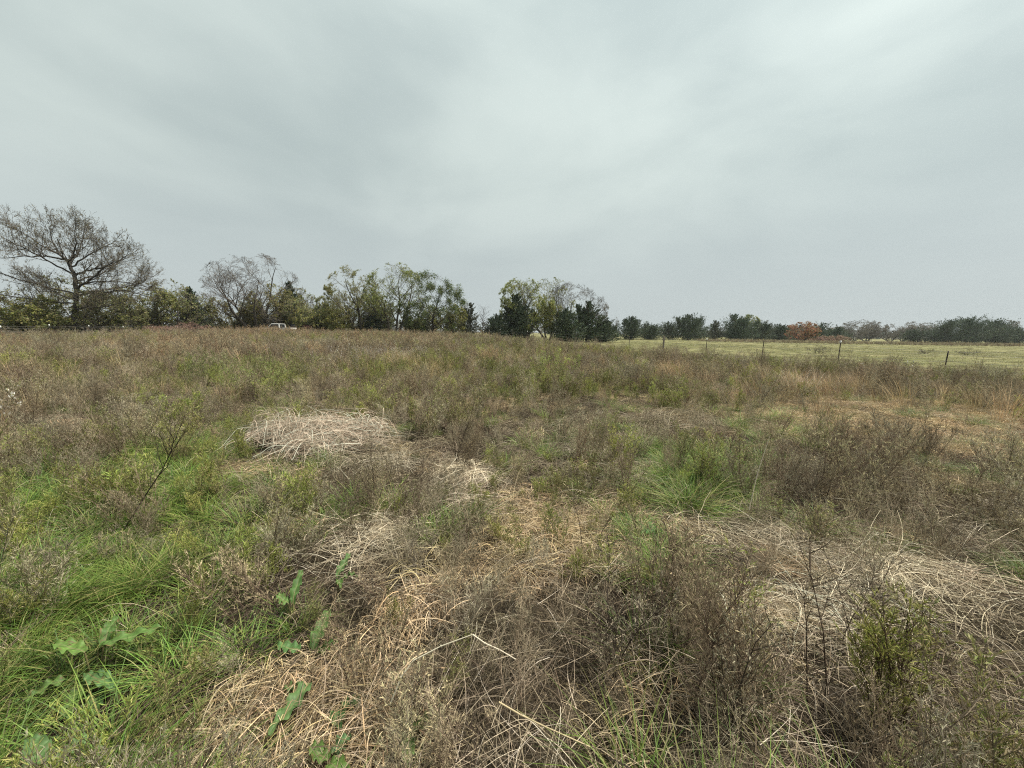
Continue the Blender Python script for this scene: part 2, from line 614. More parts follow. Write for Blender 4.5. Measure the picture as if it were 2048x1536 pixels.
def protos(name, mat, fns):
    c = bpy.data.collections.new(name)
    for i, f in enumerate(fns):
        o = bpy.data.objects.new("%s_%02d" % (name, i), f.mesh(name, mat))
        c.objects.link(o)
    return c


def rs(i):
    return np.random.default_rng(1000 + i)


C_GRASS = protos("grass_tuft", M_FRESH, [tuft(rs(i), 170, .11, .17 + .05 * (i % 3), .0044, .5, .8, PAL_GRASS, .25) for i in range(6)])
C_STRAW = protos("straw_mat", M_DRY, [lodged(rs(20 + i), 200, .2, .19, .0030, .08, PAL_STRAW, .8, .025) for i in range(6)])
C_DULL = protos("dull_mat", M_DRY, [lodged(rs(30 + i), 110, .24, .26, .0026, .10, PAL_DULL, 1.1, .03) for i in range(5)])
C_STALK = protos("stalk_tangle", M_DRY, [lodged(rs(40 + i), 64, .3, .52, .0025, .15, PAL_DULL + PAL_PALE[:3], 1.0, .06) for i in range(5)])
C_DEAD = protos("dead_weed", M_DRY, [weed_clump(rs(50 + i), 6, .15, .62, nbr=26, blen=.24, leafn=11, leafl=.026, leafw=.0030,
                stemc=((.17, .125, .085), (.2, .165, .12), (.12, .085, .06))[i % 3], pal=([PAL_DEAD[0], PAL_DEAD[1]], [PAL_GREY[0], PAL_GREY[1]], [PAL_DEAD[3], PAL_DEAD[4]], [PAL_GREY[2], PAL_DEAD[2]], [PAL_GREY[3], PAL_GREY[4]])[i % 5],
                lean=.35, up=1.0) for i in range(10)])
C_WISP = protos("wisp_weed", M_DRY, [weed_clump(rs(60 + i), 4, .15, .6, nbr=18, blen=.3, leafn=4, leafl=.014, leafw=.0026,
                stemc=(.27, .215, .145), pal=PAL_DULL, lean=.45, up=.95) for i in range(5)])
C_GWEED = protos("green_weed", M_FRESH, [weed_clump(rs(70 + i), 5, .13, .55, nbr=22, blen=.22, leafn=13, leafl=.030, leafw=.0040, up=.95,
                 stemc=(.12, .1, .05), pal=PAL_OLIVE if i % 3 else PAL_LIME, lean=.25) for i in range(7)])
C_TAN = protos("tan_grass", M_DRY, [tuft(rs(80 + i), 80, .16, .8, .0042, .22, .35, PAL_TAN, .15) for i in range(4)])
C_RUSSET = protos("russet_weed", M_DRY, [weed_clump(rs(90 + i), 5, .22, .85, nbr=20, blen=.17, leafn=8, leafl=.04, leafw=.005, up=1.15,
                  stemc=(.2, .135, .09), pal=PAL_RUSSET, lean=.15) for i in range(5)])
C_FLUFF = protos("seed_weed", M_DRY, [weed_clump(rs(100 + i), 4, .2, .9, nbr=14, blen=.2, leafn=9, leafl=.03, leafw=.014,
                 stemc=(.2, .14, .09), pal=[(.5, .46, .38), (.58, .54, .47), (.28, .22, .15), (.3, .25, .18)], lean=.12) for i in range(3)])
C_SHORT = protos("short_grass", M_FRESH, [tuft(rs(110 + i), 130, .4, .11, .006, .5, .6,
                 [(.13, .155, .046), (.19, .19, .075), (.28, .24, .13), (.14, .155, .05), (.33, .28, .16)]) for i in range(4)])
C_TWIG = protos("dry_litter", M_DRY, [lodged(rs(120 + i), 90, .26, .2, .0034, .05,
                [(.07, .054, .038), (.11, .085, .057), (.05, .04, .03), (.18, .14, .09)], 1.6, .02) for i in range(4)])


def scatter(name, coll, x, y, smin, smax, tilt, label, rng, zs=1.0, sink=.0, size=None):
    n = len(x)
    me = bpy.data.meshes.new(name)
    me.vertices.add(n)
    z = terr(x, y) - sink
    me.vertices.foreach_set("co", np.stack([x, y, z], 1).astype(np.float32).ravel())
    rot = np.stack([rng.normal(0, tilt, n), rng.normal(0, tilt, n), rng.uniform(0, 6.283, n)], 1)
    s = rng.uniform(smin, smax, n) * (1.0 if size is None else size(x, y))
    scl = np.stack([s, s, s * zs * rng.uniform(.85, 1.15, n)], 1)
    for nm, ty, arr in (("rot", 'FLOAT_VECTOR', rot), ("scl", 'FLOAT_VECTOR', scl)):
        me.attributes.new(nm, ty, 'POINT').data.foreach_set("vector", arr.astype(np.float32).ravel())
    me.attributes.new("idx", 'INT', 'POINT').data.foreach_set("value", rng.integers(0, len(coll.objects), n).astype(np.int32))
    o = bpy.data.objects.new(name, me)
    COL.objects.link(o)
    ng = bpy.data.node_groups.new("scatter_" + name, 'GeometryNodeTree')
    ng.interface.new_socket(name="Geometry", in_out='INPUT', socket_type='NodeSocketGeometry')
    ng.interface.new_socket(name="Geometry", in_out='OUTPUT', socket_type='NodeSocketGeometry')
    gi, go = N(ng.nodes, "NodeGroupInput"), N(ng.nodes, "NodeGroupOutput")
    ins = N(ng.nodes, "GeometryNodeInstanceOnPoints")
    ci = N(ng.nodes, "GeometryNodeCollectionInfo")
    ci.inputs["Collection"].default_value = coll
    ci.inputs["Separate Children"].default_value = True
    ci.inputs["Reset Children"].default_value = True
    ng.links.new(gi.outputs[0], ins.inputs["Points"])
    ng.links.new(ci.outputs[0], ins.inputs["Instance"])
    ins.inputs["Pick Instance"].default_value = True
    for nm, ty, sock in (("idx", 'INT', "Instance Index"), ("rot", 'FLOAT_VECTOR', "Rotation"), ("scl", 'FLOAT_VECTOR', "Scale")):
        na = N(ng.nodes, "GeometryNodeInputNamedAttribute", data_type=ty)
        na.inputs[0].default_value = nm
        ng.links.new(na.outputs[0], ins.inputs[sock])
    ng.links.new(ins.outputs[0], go.inputs[0])
    md = o.modifiers.new("scatter", 'NODES')
    md.node_group = ng
    return tag(o, label, kind="stuff")


# where each kind of cover grows: blobs (x, y, rx, ry, weight) on the ground, metres
BLOBS = {
    "grass": (.10, [(-.95, 1.36, .4, .2, -.7), (-.6, 1.2, .3, .15, -.6), (-.5, 1.6, .25, .3, -.3), (-3.7, 3.3, 1.7, 1.2, 1.0), (-1.65, 1.3, .6, .4, .9), (-2.8, 2.1, .9, .5, .7), (2.1, 4.4, .7, .5, .8), (1.1, 2.7, .35, .2, .5),
                    (-1.6, 4.0, .5, .35, .9), (1.35, 2.5, .35, .25, .6), (-5.8, 4.6, 1.7, 1.0, .6), (-.55, 3.0, .5, .3, .35), (-1.9, 9.5, 1.2, .8, .35)]),
    "straw": (.02, [(-.95, 1.36, .28, .16, 1.0), (-.6, 1.22, .25, .13, .9), (-.45, 1.85, .15, .3, .3), (-.5, 1.5, .13, .22, .45), (.95, 2.85, .6, .3, .5), (.3, 3.3, .45, .35, .42),
                    (8.6, 7.0, 3.6, 1.2, 1.0), (7.4, 9.2, 2.8, 1.1, .9), (5.4, 7.6, 1.8, .8, .6), (6.8, 5.8, 1.8, .9, .7), (4.5, 9.8, 1.5, .6, .5), (-3.2, 3.9, .8, .3, .5), (-1.2, 8.2, 2.0, .9, .6),
                    (1.4, 2.1, .4, .25, .15), (-2.6, 11.5, 1.8, .8, .45), (0.1, 2.45, .5, .3, .35)]),
    "dead": (.5, [(3.5, 3.4, 1.6, .9, .7), (4.6, 5.2, 2.4, 1.0, .1), (-5.8, 6.8, 3, 1.5, .5), (-1.2, 1.95, .5, .25, .4), (.3, 1.3, .45, .25, .8), (.5, 1.75, .5, .3, .4), (1.7, 1.45, .8, .3, .3), (-1.7, 2.05, .8, .4, .5), (-1.3, 2.2, .4, .25, .4), (7.2, 5.7, 2.4, 1.2, -.75), (-.3, 1.9, .3, .5, .2), (.5, 6.2, 2, 1.2, .5),
                  (13, 10.5, 4, 1.2, .6), (7.5, 7.6, 3.5, 2.0, -.4), (-.95, 1.36, .38, .2, -.7), (-.42, 1.9, .2, .35, -.4), (8.4, 6.9, 2.8, .7, -.6), (7, 9, 2, .6, -.4), (-3.7, 3.3, 1.3, .8, -.3), (.6, 2.9, .7, .4, -.25), (-2.2, 4.9, 1.0, .6, -.4), (-1.1, 2.6, .5, .3, -.3)]),
    "wisp": (.3, [(.6, 1.5, .7, .5, .8), (1.8, 2.1, .8, .7, .8), (3.2, 2.8, 1.2, .7, .7), (1.2, 6.2, 2.2, 1.1, .6), (-.2, 4.6, 1.2, .7, .6), (-.95, 1.36, .4, .22, -.3), (-3.7, 3.3, 1.3, .8, -.2), (7.2, 6.2, 2.8, 1.6, -.3)]),
    "gweed": (.2, [(7.2, 6.0, 2.6, 1.6, -.3), (-3.6, 3.2, 1.6, 1.2, .3), (-1.8, 1.3, .5, .35, .2), (-1.3, 13, 4, 2.5, .9), (.7, 3.9, .9, .6, .6), (-4.8, 5, 2.2, 1.6, .5), (1.3, 10, 3, 2, .5), (13, 14.5, 8, 2.2, .7), (-1.0, 1.85, .7, .35, .4), (2.1, 4.6, .9, .6, .7), (-2.3, 1.8, .8, .5, .5), (-7.5, 8, 3, 2.2, .5),
                    (1.6, 1.3, .4, .25, .35), (-.95, 1.36, .4, .22, -.1)]),
    "stalk": (.10, [(.7, 1.5, .7, .45, .7), (1.9, 2.1, .9, .6, .9), (3.2, 2.7, 1.3, .7, .8), (-.2, 4.4, 1.2, .7, .5), (2.8, 6.4, 1.6, .6, .5), (-1.0, 2.5, .4, .3, .3), (1.3, 5.0, 1.2, .6, .4)]),
}


HEAPS = [(-2.5, 4.85, 1.25, 1.2), (-1.6, 4.15, .5, .5), (-1.05, 2.5, .5, .45), (1.75, 1.9, .85, .4), (1.8, 2.75, .5, .35), (2.65, 2.25, .7, .4), (-.55, 4.05, .5, .25), (2.9, 6.4, .8, .5)]
DOCKS = [(-1.88, 1.5, .3, .22), (-.95, 1.6, .18, .2), (-.84, 1.36, .15, .2), (-.65, 1.3, .15, .12), (-1.6, 1.08, .2, .12), (-.6, 1.12, .2, .12), (-1.17, 1.85, .15, .12), (1.1, 2.7, .2, .15)]


def weight(kind, x, y):
    base, bl = BLOBS[kind]
    w = np.full(len(x), base)
    jx = x + .35 * np.minimum(1, y / 4) * (fbm(x * 1.3, y * 1.3, 7) - .5) * 2
    jy = y + .35 * np.minimum(1, y / 4) * (fbm(x * 1.3, y * 1.3, 17) - .5) * 2
    for cx, cy, rx, ry, v in bl:
        w = w + v * np.exp(-(((jx - cx) / rx) ** 2 + ((jy - cy) / ry) ** 2))
    if kind in ("dead", "gweed", "wisp", "grass"):
        for cx, cy, rx, ry in HEAPS:
            w = w * (1 - .93 * np.exp(-(((x - cx) / rx) ** 2 + ((y - cy + .22) / (ry * 1.25)) ** 2) ** 2))
    if kind != "straw":
        for cx, cy, rx, ry in DOCKS:
            w = w * (1 - (.25 if kind == "grass" else .9) * np.exp(-((x - cx) / rx) ** 2 - ((y - cy) / ry) ** 2))
    return np.clip(w, 0, 1)


RG = np.random.default_rng(5)


def sector(r0, r1, per_m2, ang=62):
    """random points in the wedge of field between two distances"""
    n = int(per_m2 * math.radians(2 * ang) / 2 * (r1 ** 2 - r0 ** 2))
    r = np.sqrt(RG.uniform(r0 ** 2, r1 ** 2, n))
    a = RG.uniform(-math.radians(ang), math.radians(ang), n)
    return r * np.sin(a), r * np.cos(a)


def in_field(x, y):
    return (x < fence_x(y) + .4) & (x > -46.5) & (y < 63)


def cover(kind, rings, patch=.0, seed=0, power=1.0):
    xs, ys = [], []
    for r0, r1, dens in rings:
        x, y = sector(r0, r1, dens, 80 if r0 < 3 else 62)
        w = weight(kind, x, y) ** power
        if patch:
            sc = .55 if r0 < 12 else .22
            w = w * (1 - patch + patch * 2 * sm((fbm(x * sc, y * sc, seed) - .36) / .28))
            w = w * (.35 + 1.0 * sm((fbm(x * 1.1, y * 1.1, seed + 70) - .34) / .3))
        keep = (RG.random(len(x)) < w) & in_field(x, y) & (np.hypot(x, y) > .75)
        xs.append(x[keep])
        ys.append(y[keep])
    return np.concatenate(xs), np.concatenate(ys)


def far_cover(rings, f):
    xs, ys = [], []
    for r0, r1, dens in rings:
        x, y = sector(r0, r1, dens)
        keep = (RG.random(len(x)) < f(x, y)) & in_field(x, y)
        xs.append(x[keep])
        ys.append(y[keep])
    return np.concatenate(xs), np.concatenate(ys)




def clump(x, y, seed, f=.9):
    return sm((fbm(x * f, y * f, seed) - .34) / .3)


def hnear(x, y):
    """weeds stay low by the path and stand taller to the right and further out"""
    r = np.hypot(x, y)
    return (.62 + .16 * sm((r - 3) / 5) + .25 * sm((r - 9) / 9) + .1 * np.exp(-((x - 3.2) / 1.6) ** 2 - ((y - 3.3) / 1.0) ** 2) + .1 * sm((x - .3) / 1.2) * (1 - sm((r - 3) / 4))) * (.7 + .5 * clump(x, y, 201, .8)) * (1 - .45 * np.exp(-((x - fence_x(y)) / 5.0) ** 2))


def hfar(x, y):
    """lower along the wire fence"""
    return (1 - .6 * np.exp(-((x - fence_x(y)) / 6.0) ** 2) - .12 * sm(x / 10)) * (.68 + .5 * clump(x, y, 201, .55)) * (1 - .28 * sm((-x - 34) / 8))


allx, ally = sector(.7, 14, 22, 75)
k = in_field(allx, ally)
scatter("dry_litter", C_TWIG, allx[k], ally[k], .8, 1.3, .1, "layer of dry brown litter and broken stems on the field floor", RG)
x, y = cover("grass", [(.7, 7, 85), (7, 16, 26)], .6, 3)
scatter("green_grass", C_GRASS, x, y, .6, 1.2, .15, "fresh green grass growing low between the dead weeds", RG)
x, y = cover("straw", [(.7, 5, 95), (5, 14, 60)], .0, 4)
scatter("golden_straw", C_STRAW, x, y, .7, 1.25, .08, "mats of golden dry grass lying flat on the field", RG)
x, y = sector(.7, 14, 7, 75)
k = in_field(x, y) & (RG.random(len(x)) < .35 + .65 * fbm(x * .6, y * .6, 9))
scatter("matted_grass", C_DULL, x[k], y[k], .7, 1.3, .12, "dull tan matted dead grass covering the field floor", RG)
x, y = cover("stalk", [(.7, 12, 16)], .3, 5)
scatter("fallen_stalks", C_STALK, x, y, .6, 1.15, .1, "tangle of long pale fallen stalks", RG)
x, y = cover("wisp", [(.9, 8, 13), (8, 22, 8)], .6, 6)
scatter("wispy_weeds", C_WISP, x, y, .6, 1.2, .2, "wispy tan leafless weeds in the field", RG, size=hnear)
x, y = cover("dead", [(.95, 4, 22), (4, 10, 13), (10, 24, 8)], .6, 8)
scatter("dead_weeds", C_DEAD, x, y, .6, 1.25, .18, "grey brown dead bushy weeds covering the field", RG, size=hnear)
x, y = cover("gweed", [(.95, 5, 18), (5, 12, 14), (12, 26, 9)], .7, 10)
scatter("olive_weeds", C_GWEED, x, y, .6, 1.25, .15, "olive green fine leaved weeds in the field", RG, size=hnear)
F1 = [(20, 45, 4), (45, 80, 2.0)]
x, y = far_cover(F1, lambda x, y: .3 + .6 * sm((fbm(x * .16, y * .16, 21) - .35) / .3))
scatter("brown_weeds", C_DEAD, x, y, 1.0, 1.6, .12, "tall grey brown weeds standing across the far field", RG, size=hfar)
x, y = far_cover(F1, lambda x, y: .7 * sm((fbm(x * .14, y * .2, 31) - .45) / .22) * sm((6 - x) / 14))
scatter("russet_weeds", C_RUSSET, x, y, .8, 1.25, .08, "reddish brown upright weeds across the far field", RG, size=hfar)
x, y = far_cover([(9, 20, 2.5), (20, 45, 4), (45, 80, 2)], lambda x, y: .2 + .8 * sm((fbm(x * .2, y * .2, 41) - .46) / .2) + .6 * np.exp(-((x - 1) / 5) ** 2 - ((y - 26) / 9) ** 2))
scatter("tan_grass", C_TAN, x, y, .6, 1.15, .1, "tufts of standing tan grass across the far field", RG, size=hfar)
x, y = far_cover([(18, 45, 4), (45, 70, 1.5)], lambda x, y: .9 * sm((fbm(x * .13, y * .2, 51) - .46) / .2) + .7 * np.exp(-((x - fence_x(y) + 1.5) / 2.2) ** 2))
scatter("far_green_weeds", C_GWEED, x, y, .9, 1.5, .12, "dull green weeds along the fence and across the far field", RG, size=hfar)
x, y = sector(12, 46, 1.6)
k = np.abs(x - fence_x(y) + .6) < 2.6 * RG.random(len(x)) + .3
scatter("fence_wands", C_WISP, x[k], y[k], .9, 1.5, .1, "thin leafless wands standing along the wire fence", RG)
x, y = sector(8, 34, 9)
k = RG.random(len(x)) < .85 * np.exp(-((x + 6.5) / 1.8) ** 2 - ((y - 18) / 3.5) ** 2) + .35 * np.exp(-((x + 10) / 5) ** 2 - ((y - 27) / 5) ** 2)
scatter("seed_weeds", C_FLUFF, x[k], y[k], .6, 1.0, .1, "weeds with pale fluffy seed heads in the middle of the field", RG)
x = RG.normal(-36.5, 4.2, 150)
y = RG.uniform(55.5, 60, 150)
scatter("truck_weeds", C_RUSSET, x, y, 1.35, 1.7, .08, "tall brown weeds in front of the white truck", RG)
# pasture grass
xs, ys = [], []
for r0, r1, dens in ((12, 34, 6), (34, 75, 2.2), (75, 130, .8)):
    x, y = sector(r0, r1, dens)
    k = (x > fence_x(y) + .2) & (RG.random(len(x)) < .5 + .5 * fbm(x * .1, y * .3, 61))
    xs.append(x[k])
    ys.append(y[k])
scatter("pasture_grass", C_SHORT, np.concatenate(xs), np.concatenate(ys), .8, 1.5, .05, "short yellow green grass of the mown pasture", RG)
x = RG.uniform(45, 175, 2600)
y = 92 + RG.normal(0, 4.5, 2600) + (x - 45) * -.05
scatter("rough_grass_bank", C_DEAD, x, y, .8, 1.5, .15, "low bank of rough brown grass at the far side of the pasture", RG, zs=.8)

# ------------------------------------------------------------------ trees
def unit(v):
    l = math.sqrt(v[0] * v[0] + v[1] * v[1] + v[2] * v[2]) or 1e-9
    return (v[0] / l, v[1] / l, v[2] / l)


def off_axis(r, d, ang):
    while True:
        q = (r.gauss(0, 1), r.gauss(0, 1), r.gauss(0, 1))
        dot = q[0] * d[0] + q[1] * d[1] + q[2] * d[2]
        p = (q[0] - dot * d[0], q[1] - dot * d[1], q[2] - dot * d[2])
        if p[0] ** 2 + p[1] ** 2 + p[2] ** 2 > .01:
            break
    p = unit(p)
    c, s = math.cos(ang), math.sin(ang)
    return (d[0] * c + p[0] * s, d[1] * c + p[1] * s, d[2] * c + p[2] * s)


def grow(r, segs, p, d, L, rad, lvl, pr):
    """segs: (level, p0, p1, r0, r1)"""
    nseg = (6, 5, 4, 3, 2)[min(lvl, 4)]
    pts, ds = [p], [d]
    rr = [rad * (1 - (.65 if lvl else .88) * i / nseg) for i in range(nseg + 1)]
    for i in range(nseg):
        w = pr['wander'] * (1.5 if lvl == 0 else 1)
        d = unit((d[0] + r.gauss(0, w), d[1] + r.gauss(0, w), d[2] + r.gauss(0, w) + pr['up'] * (1 if lvl else .4)))
        q = (p[0] + d[0] * L / nseg, p[1] + d[1] * L / nseg, max(.05, p[2] + d[2] * L / nseg))
        segs.append((lvl, p, q, rr[i], rr[i + 1]))
        p = q
        pts.append(p)
        ds.append(d)
    if lvl >= pr['depth']:
        return
    n = pr['kids'][min(lvl, len(pr['kids']) - 1)]
    t0 = pr['start'] if lvl == 0 else .15
    for c in range(n):
        t = t0 + (1 - t0) * (c + r.random()) / n
        f = t * nseg
        i = min(int(f), nseg - 1)
        fr = f - i
        q = tuple(pts[i][j] * (1 - fr) + pts[i + 1][j] * fr for j in range(3))
        dd = off_axis(r, ds[i + 1], math.radians(r.uniform(*pr['angle'])))
        LL = L * pr['ratio'] * r.uniform(.65, 1.2) * (1.15 - .45 * t)
        grow(r, segs, q, dd, LL, max(.006, rr[min(i + 1, nseg)] * .62), lvl + 1, pr)


KIND = {
    'bare':   dict(stems=5, lean=.55, wander=.10, up=.04, depth=4, kids=(8, 7, 6, 4), start=.18, angle=(24, 55), ratio=.54, leaves=1500, size=.10, pal=[(0.184, 0.184, 0.083), (0.233, 0.200, 0.100)], bark=(.105, .09, .075)),
    'bare_small': dict(stems=4, lean=.5, wander=.12, up=.04, depth=3, kids=(9, 8, 7), start=.12, angle=(22, 52), ratio=.52, leaves=500, size=.1, pal=[(0.174, 0.174, 0.072), (0.232, 0.203, 0.087)], bark=(.13, .115, .10)),
    'bare_far': dict(stems=7, lean=.6, wander=.13, up=.04, depth=3, kids=(9, 7, 6), start=.1, angle=(22, 55), ratio=.5, leaves=3200, size=.22, pal=[(.17, .155, .125), (.2, .175, .145), (.14, .145, .1)], bark=(.14, .125, .11)),
    'sparse': dict(stems=4, lean=.65, wander=.10, up=.05, depth=4, kids=(9, 7, 5, 3), start=.15, angle=(24, 55), ratio=.52, leaves=17000, size=0.123, pal=[(0.244, 0.266, 0.082), (0.305, 0.285, 0.101), (0.184, 0.224, 0.071), (0.407, 0.345, 0.143)], bark=(.1, .088, .07)),
    'leafy':  dict(stems=4, lean=.6, wander=.10, up=.05, depth=4, kids=(10, 7, 5, 3), start=.12, angle=(24, 56), ratio=.52, leaves=18000, size=0.134, pal=[(0.266, 0.294, 0.082), (0.325, 0.325, 0.101), (0.184, 0.235, 0.071), (0.407, 0.386, 0.143)], bark=(.085, .072, .055)),
    'dark':   dict(stems=1, lean=.1, wander=.12, up=.05, depth=4, kids=(16, 7, 5, 3), start=.15, angle=(35, 68), ratio=.52, leaves=13000, size=0.157, pal=[(0.080, 0.123, 0.043), (0.116, 0.152, 0.051), (0.065, 0.102, 0.041), (0.189, 0.217, 0.058)], bark=(.07, .06, .045), clumpy=True),
    'brush':  dict(stems=9, lean=.75, wander=.14, up=.05, depth=3, kids=(8, 7, 6), start=.05, angle=(20, 55), ratio=.5, leaves=8000, size=.175, pal=[(0.224, 0.244, 0.091), (0.172, 0.204, 0.071), (0.305, 0.294, 0.122), (0.244, 0.213, 0.122)], bark=(.12, .105, .085)),
    'brush_green': dict(stems=9, lean=.7, wander=.14, up=.05, depth=3, kids=(8, 7, 6), start=.05, angle=(20, 55), ratio=.5, leaves=9000, size=.19, pal=[(0.224, 0.231, 0.060), (0.163, 0.189, 0.060), (0.325, 0.290, 0.091), (0.266, 0.223, 0.101)], bark=(.1, .09, .065)),
    'red':    dict(stems=10, lean=.9, wander=.14, up=.05, depth=3, kids=(8, 6, 5), start=.06, angle=(20, 52), ratio=.48, leaves=11000, size=.2, pal=[(.42, .18, .11), (.36, .14, .085), (.45, .24, .15), (.26, .21, .09), (.3, .26, .11)], bark=(.13, .1, .08)),
    'lowred': dict(stems=10, lean=1.1, wander=.16, up=.04, depth=3, kids=(7, 5, 4), start=.06, angle=(20, 55), ratio=.48, leaves=5000, size=.2, pal=[(.32, .18, .14), (.28, .17, .13), (.34, .24, .18), (.24, .19, .13)], bark=(.13, .1, .08)),
    'bramble': dict(stems=16, lean=1.2, wander=.16, up=.02, depth=3, kids=(7, 5, 4), start=.05, angle=(20, 60), ratio=.5, leaves=5200, size=.09, pal=[(0.290, 0.167, 0.123), (0.246, 0.145, 0.109), (0.334, 0.217, 0.160), (0.232, 0.181, 0.131)], bark=(.17, .11, .085)),
    'scrub':  dict(stems=5, lean=.8, wander=.16, up=.04, depth=2, kids=(7, 5), start=.1, angle=(20, 50), ratio=.5, leaves=260, size=.05, pal=[(0.203, 0.217, 0.102), (0.275, 0.246, 0.145)], bark=(.15, .13, .1)),
    'snag':   dict(stems=1, lean=.03, wander=.05, up=.06, depth=2, kids=(46, 5), start=.12, angle=(45, 70), ratio=.34, leaves=0, size=.1, pal=[(0.145, 0.145, 0.072)], bark=(.085, .075, .065)),
}
DEPTHS = {'bare': .95, 'sparse': .95, 'leafy': .95}


def skeleton(kind, H, W, seed):
    pr = KIND[kind]
    r = random.Random(seed)
    segs = []
    for s in range(pr['stems']):
        a = 6.283 * (s + r.random() * .7) / pr['stems']
        ln = pr['lean'] * (r.uniform(.5, 1.2) if s else .45)
        d = unit((math.cos(a) * ln, math.sin(a) * ln, 1))
        o = .25 if pr['stems'] > 1 else 0
        o *= H / 10
        grow(r, segs, (math.cos(a) * o, math.sin(a) * o, -.1), d, H * r.uniform(.5, .75) * (1 if s == 0 else r.uniform(.7, 1)), H * .017 + .012, 0, pr)
    return segs


def dome(P, H, W, low):
    """softly keep a crown inside a rounded envelope"""
    c = np.array([0, 0, H * low])
    rad = np.array([W, W, H * (1 - low)])
    q = (P - c) / rad
    q[:, 2] = np.where(q[:, 2] < 0, q[:, 2] * .55, q[:, 2])
    r = np.linalg.norm(q, axis=1)
    k = .78
    rr = np.where(r < k, r, k + (1.03 - k) * (1 - np.exp(-(r - k) / (1.03 - k))))
    f = np.where(P[:, 2] > 0, rr / np.maximum(r, 1e-6), 1)
    return np.where((P[:, 2] > 0)[:, None], c + (P - c) * f[:, None], P)


def fit(segs, H, W, kind=''):
    """stretch a skeleton to its height and half width"""
    p0 = np.array([s[1] for s in segs])
    p1 = np.array([s[2] for s in segs])
    lv = np.array([s[0] for s in segs])
    if kind == 'snag':
        kz = H / np.quantile(p1[:, 2], .9985)
        kx = W / np.quantile(np.hypot(p1[:, 0], p1[:, 1]), .97)
        p0, p1 = p0 * [kx, kx, kz], p1 * [kx, kx, kz]
    else:
        kz = H * 1.02 / np.quantile(p1[:, 2], .985)
        W = W * (1.15 if kind in ('bare', 'leafy', 'sparse', 'dark') else 1)
        kx = W * 1.05 / np.quantile(np.hypot(p1[:, 0], p1[:, 1]), .86)
        low = .34 if kind.startswith(('brush', 'red', 'lowred', 'bramble', 'scrub', 'bare_far')) else .47
        p0 = dome(p0 * [kx, kx, kz], H, W, low)
        p1 = dome(p1 * [kx, kx, kz], H, W, low)
    r0 = np.array([s[3] for s in segs])
    r1 = np.array([s[4] for s in segs])
    return lv, p0, p1, r0, r1


def leaf_quads(b, rng, P, size, pal, along=None, asp=1.0):
    n = len(P)
    t = rng.normal(size=(n, 3)) if along is None else along + rng.normal(0, .45, (n, 3))
    t /= np.linalg.norm(t, axis=1)[:, None]
    s = rng.normal(size=(n, 3))
    s -= t * np.sum(s * t, 1)[:, None]
    s /= np.linalg.norm(s, axis=1)[:, None]
    L = size * rng.uniform(.55, 1.3, (n, 1))
    V = np.stack([P - t * L * .5, P + s * L * .42 * asp, P + t * L * .6, P - s * L * .42 * asp], 1)
    Q = np.arange(n * 4).reshape(n, 4)
    b.add(V, Q, np.repeat(pick(rng, pal, n, .25)[:, None], 4, 1))


def finish_tree(root, kind, lv, p0, p1, r0, r1, seed, dens=1.0):
    pr = KIND[kind]
    rng = np.random.default_rng(seed)
    bark = np.array(pr['bark'])
    big = lv <= 1
    b = Buf()
    b.tubes(p0[big], p1[big], r0[big], r1[big], bark[None] * rng.uniform(.8, 1.15, (big.sum(), 1)), 6)
    b.obj("trunk", M_BARK, root, smooth=True)
    b = Buf()
    tw = ~big
    rmin = .011 if kind not in ('bare_far',) else .02
    b.twigs(p0[tw], p1[tw], np.maximum(r0[tw], rmin), np.maximum(r1[tw], rmin * .6), bark[None] * rng.uniform(.9, 1.5, (tw.sum(), 1)), rng)
    br = b.obj("crown", M_BARK, root)
    nl = int(pr['leaves'] * dens)
    if nl:
        b = Buf()
        end = np.where(lv >= lv.max() - 1)[0]
        if pr.get('clumpy'):
            c = rng.choice(end, 150)
            i = rng.choice(c, nl)
            P = p1[i] + rng.normal(0, .3, (nl, 3))
        else:
            # uneven: some branches hold many leaves, some none
            cen = p1[end]
            wgt = fbm(cen[:, 0] * .55 + seed, cen[:, 2] * .55 + cen[:, 1] * .4, seed % 97) ** (1.6 if kind.startswith(('brush', 'red', 'lowred', 'bare_far')) else 2.4) + .01
            wgt = wgt * (1.25 - .8 * np.clip(cen[:, 2] / cen[:, 2].max(), 0, 1)) if kind in ('leafy', 'sparse', 'bare', 'brush', 'brush_green') else wgt
            i = rng.choice(end, nl, p=wgt / wgt.sum())
            f = rng.random((nl, 1))
            P = p0[i] * (1 - f) + p1[i] * f + rng.normal(0, .08, (nl, 3))
        leaf_quads(b, rng, P, pr['size'], pr['pal'])
        b.obj("foliage", M_TREELEAF, br)


def broad_tree(name, kind, x, y, H, W, seed, label, cat="tree", group=None):
    root = empty(name, (x, y, tz(x, y)))
    tag(root, label, cat, group)
    lv, p0, p1, r0, r1 = fit(skeleton(kind, H, W, seed), H * (1.06 if kind.startswith('brush') else 1), W * (1.12 if kind.startswith('brush') else 1), kind)
    finish_tree(root, kind, lv, p0, p1, r0, r1, seed)
    return root


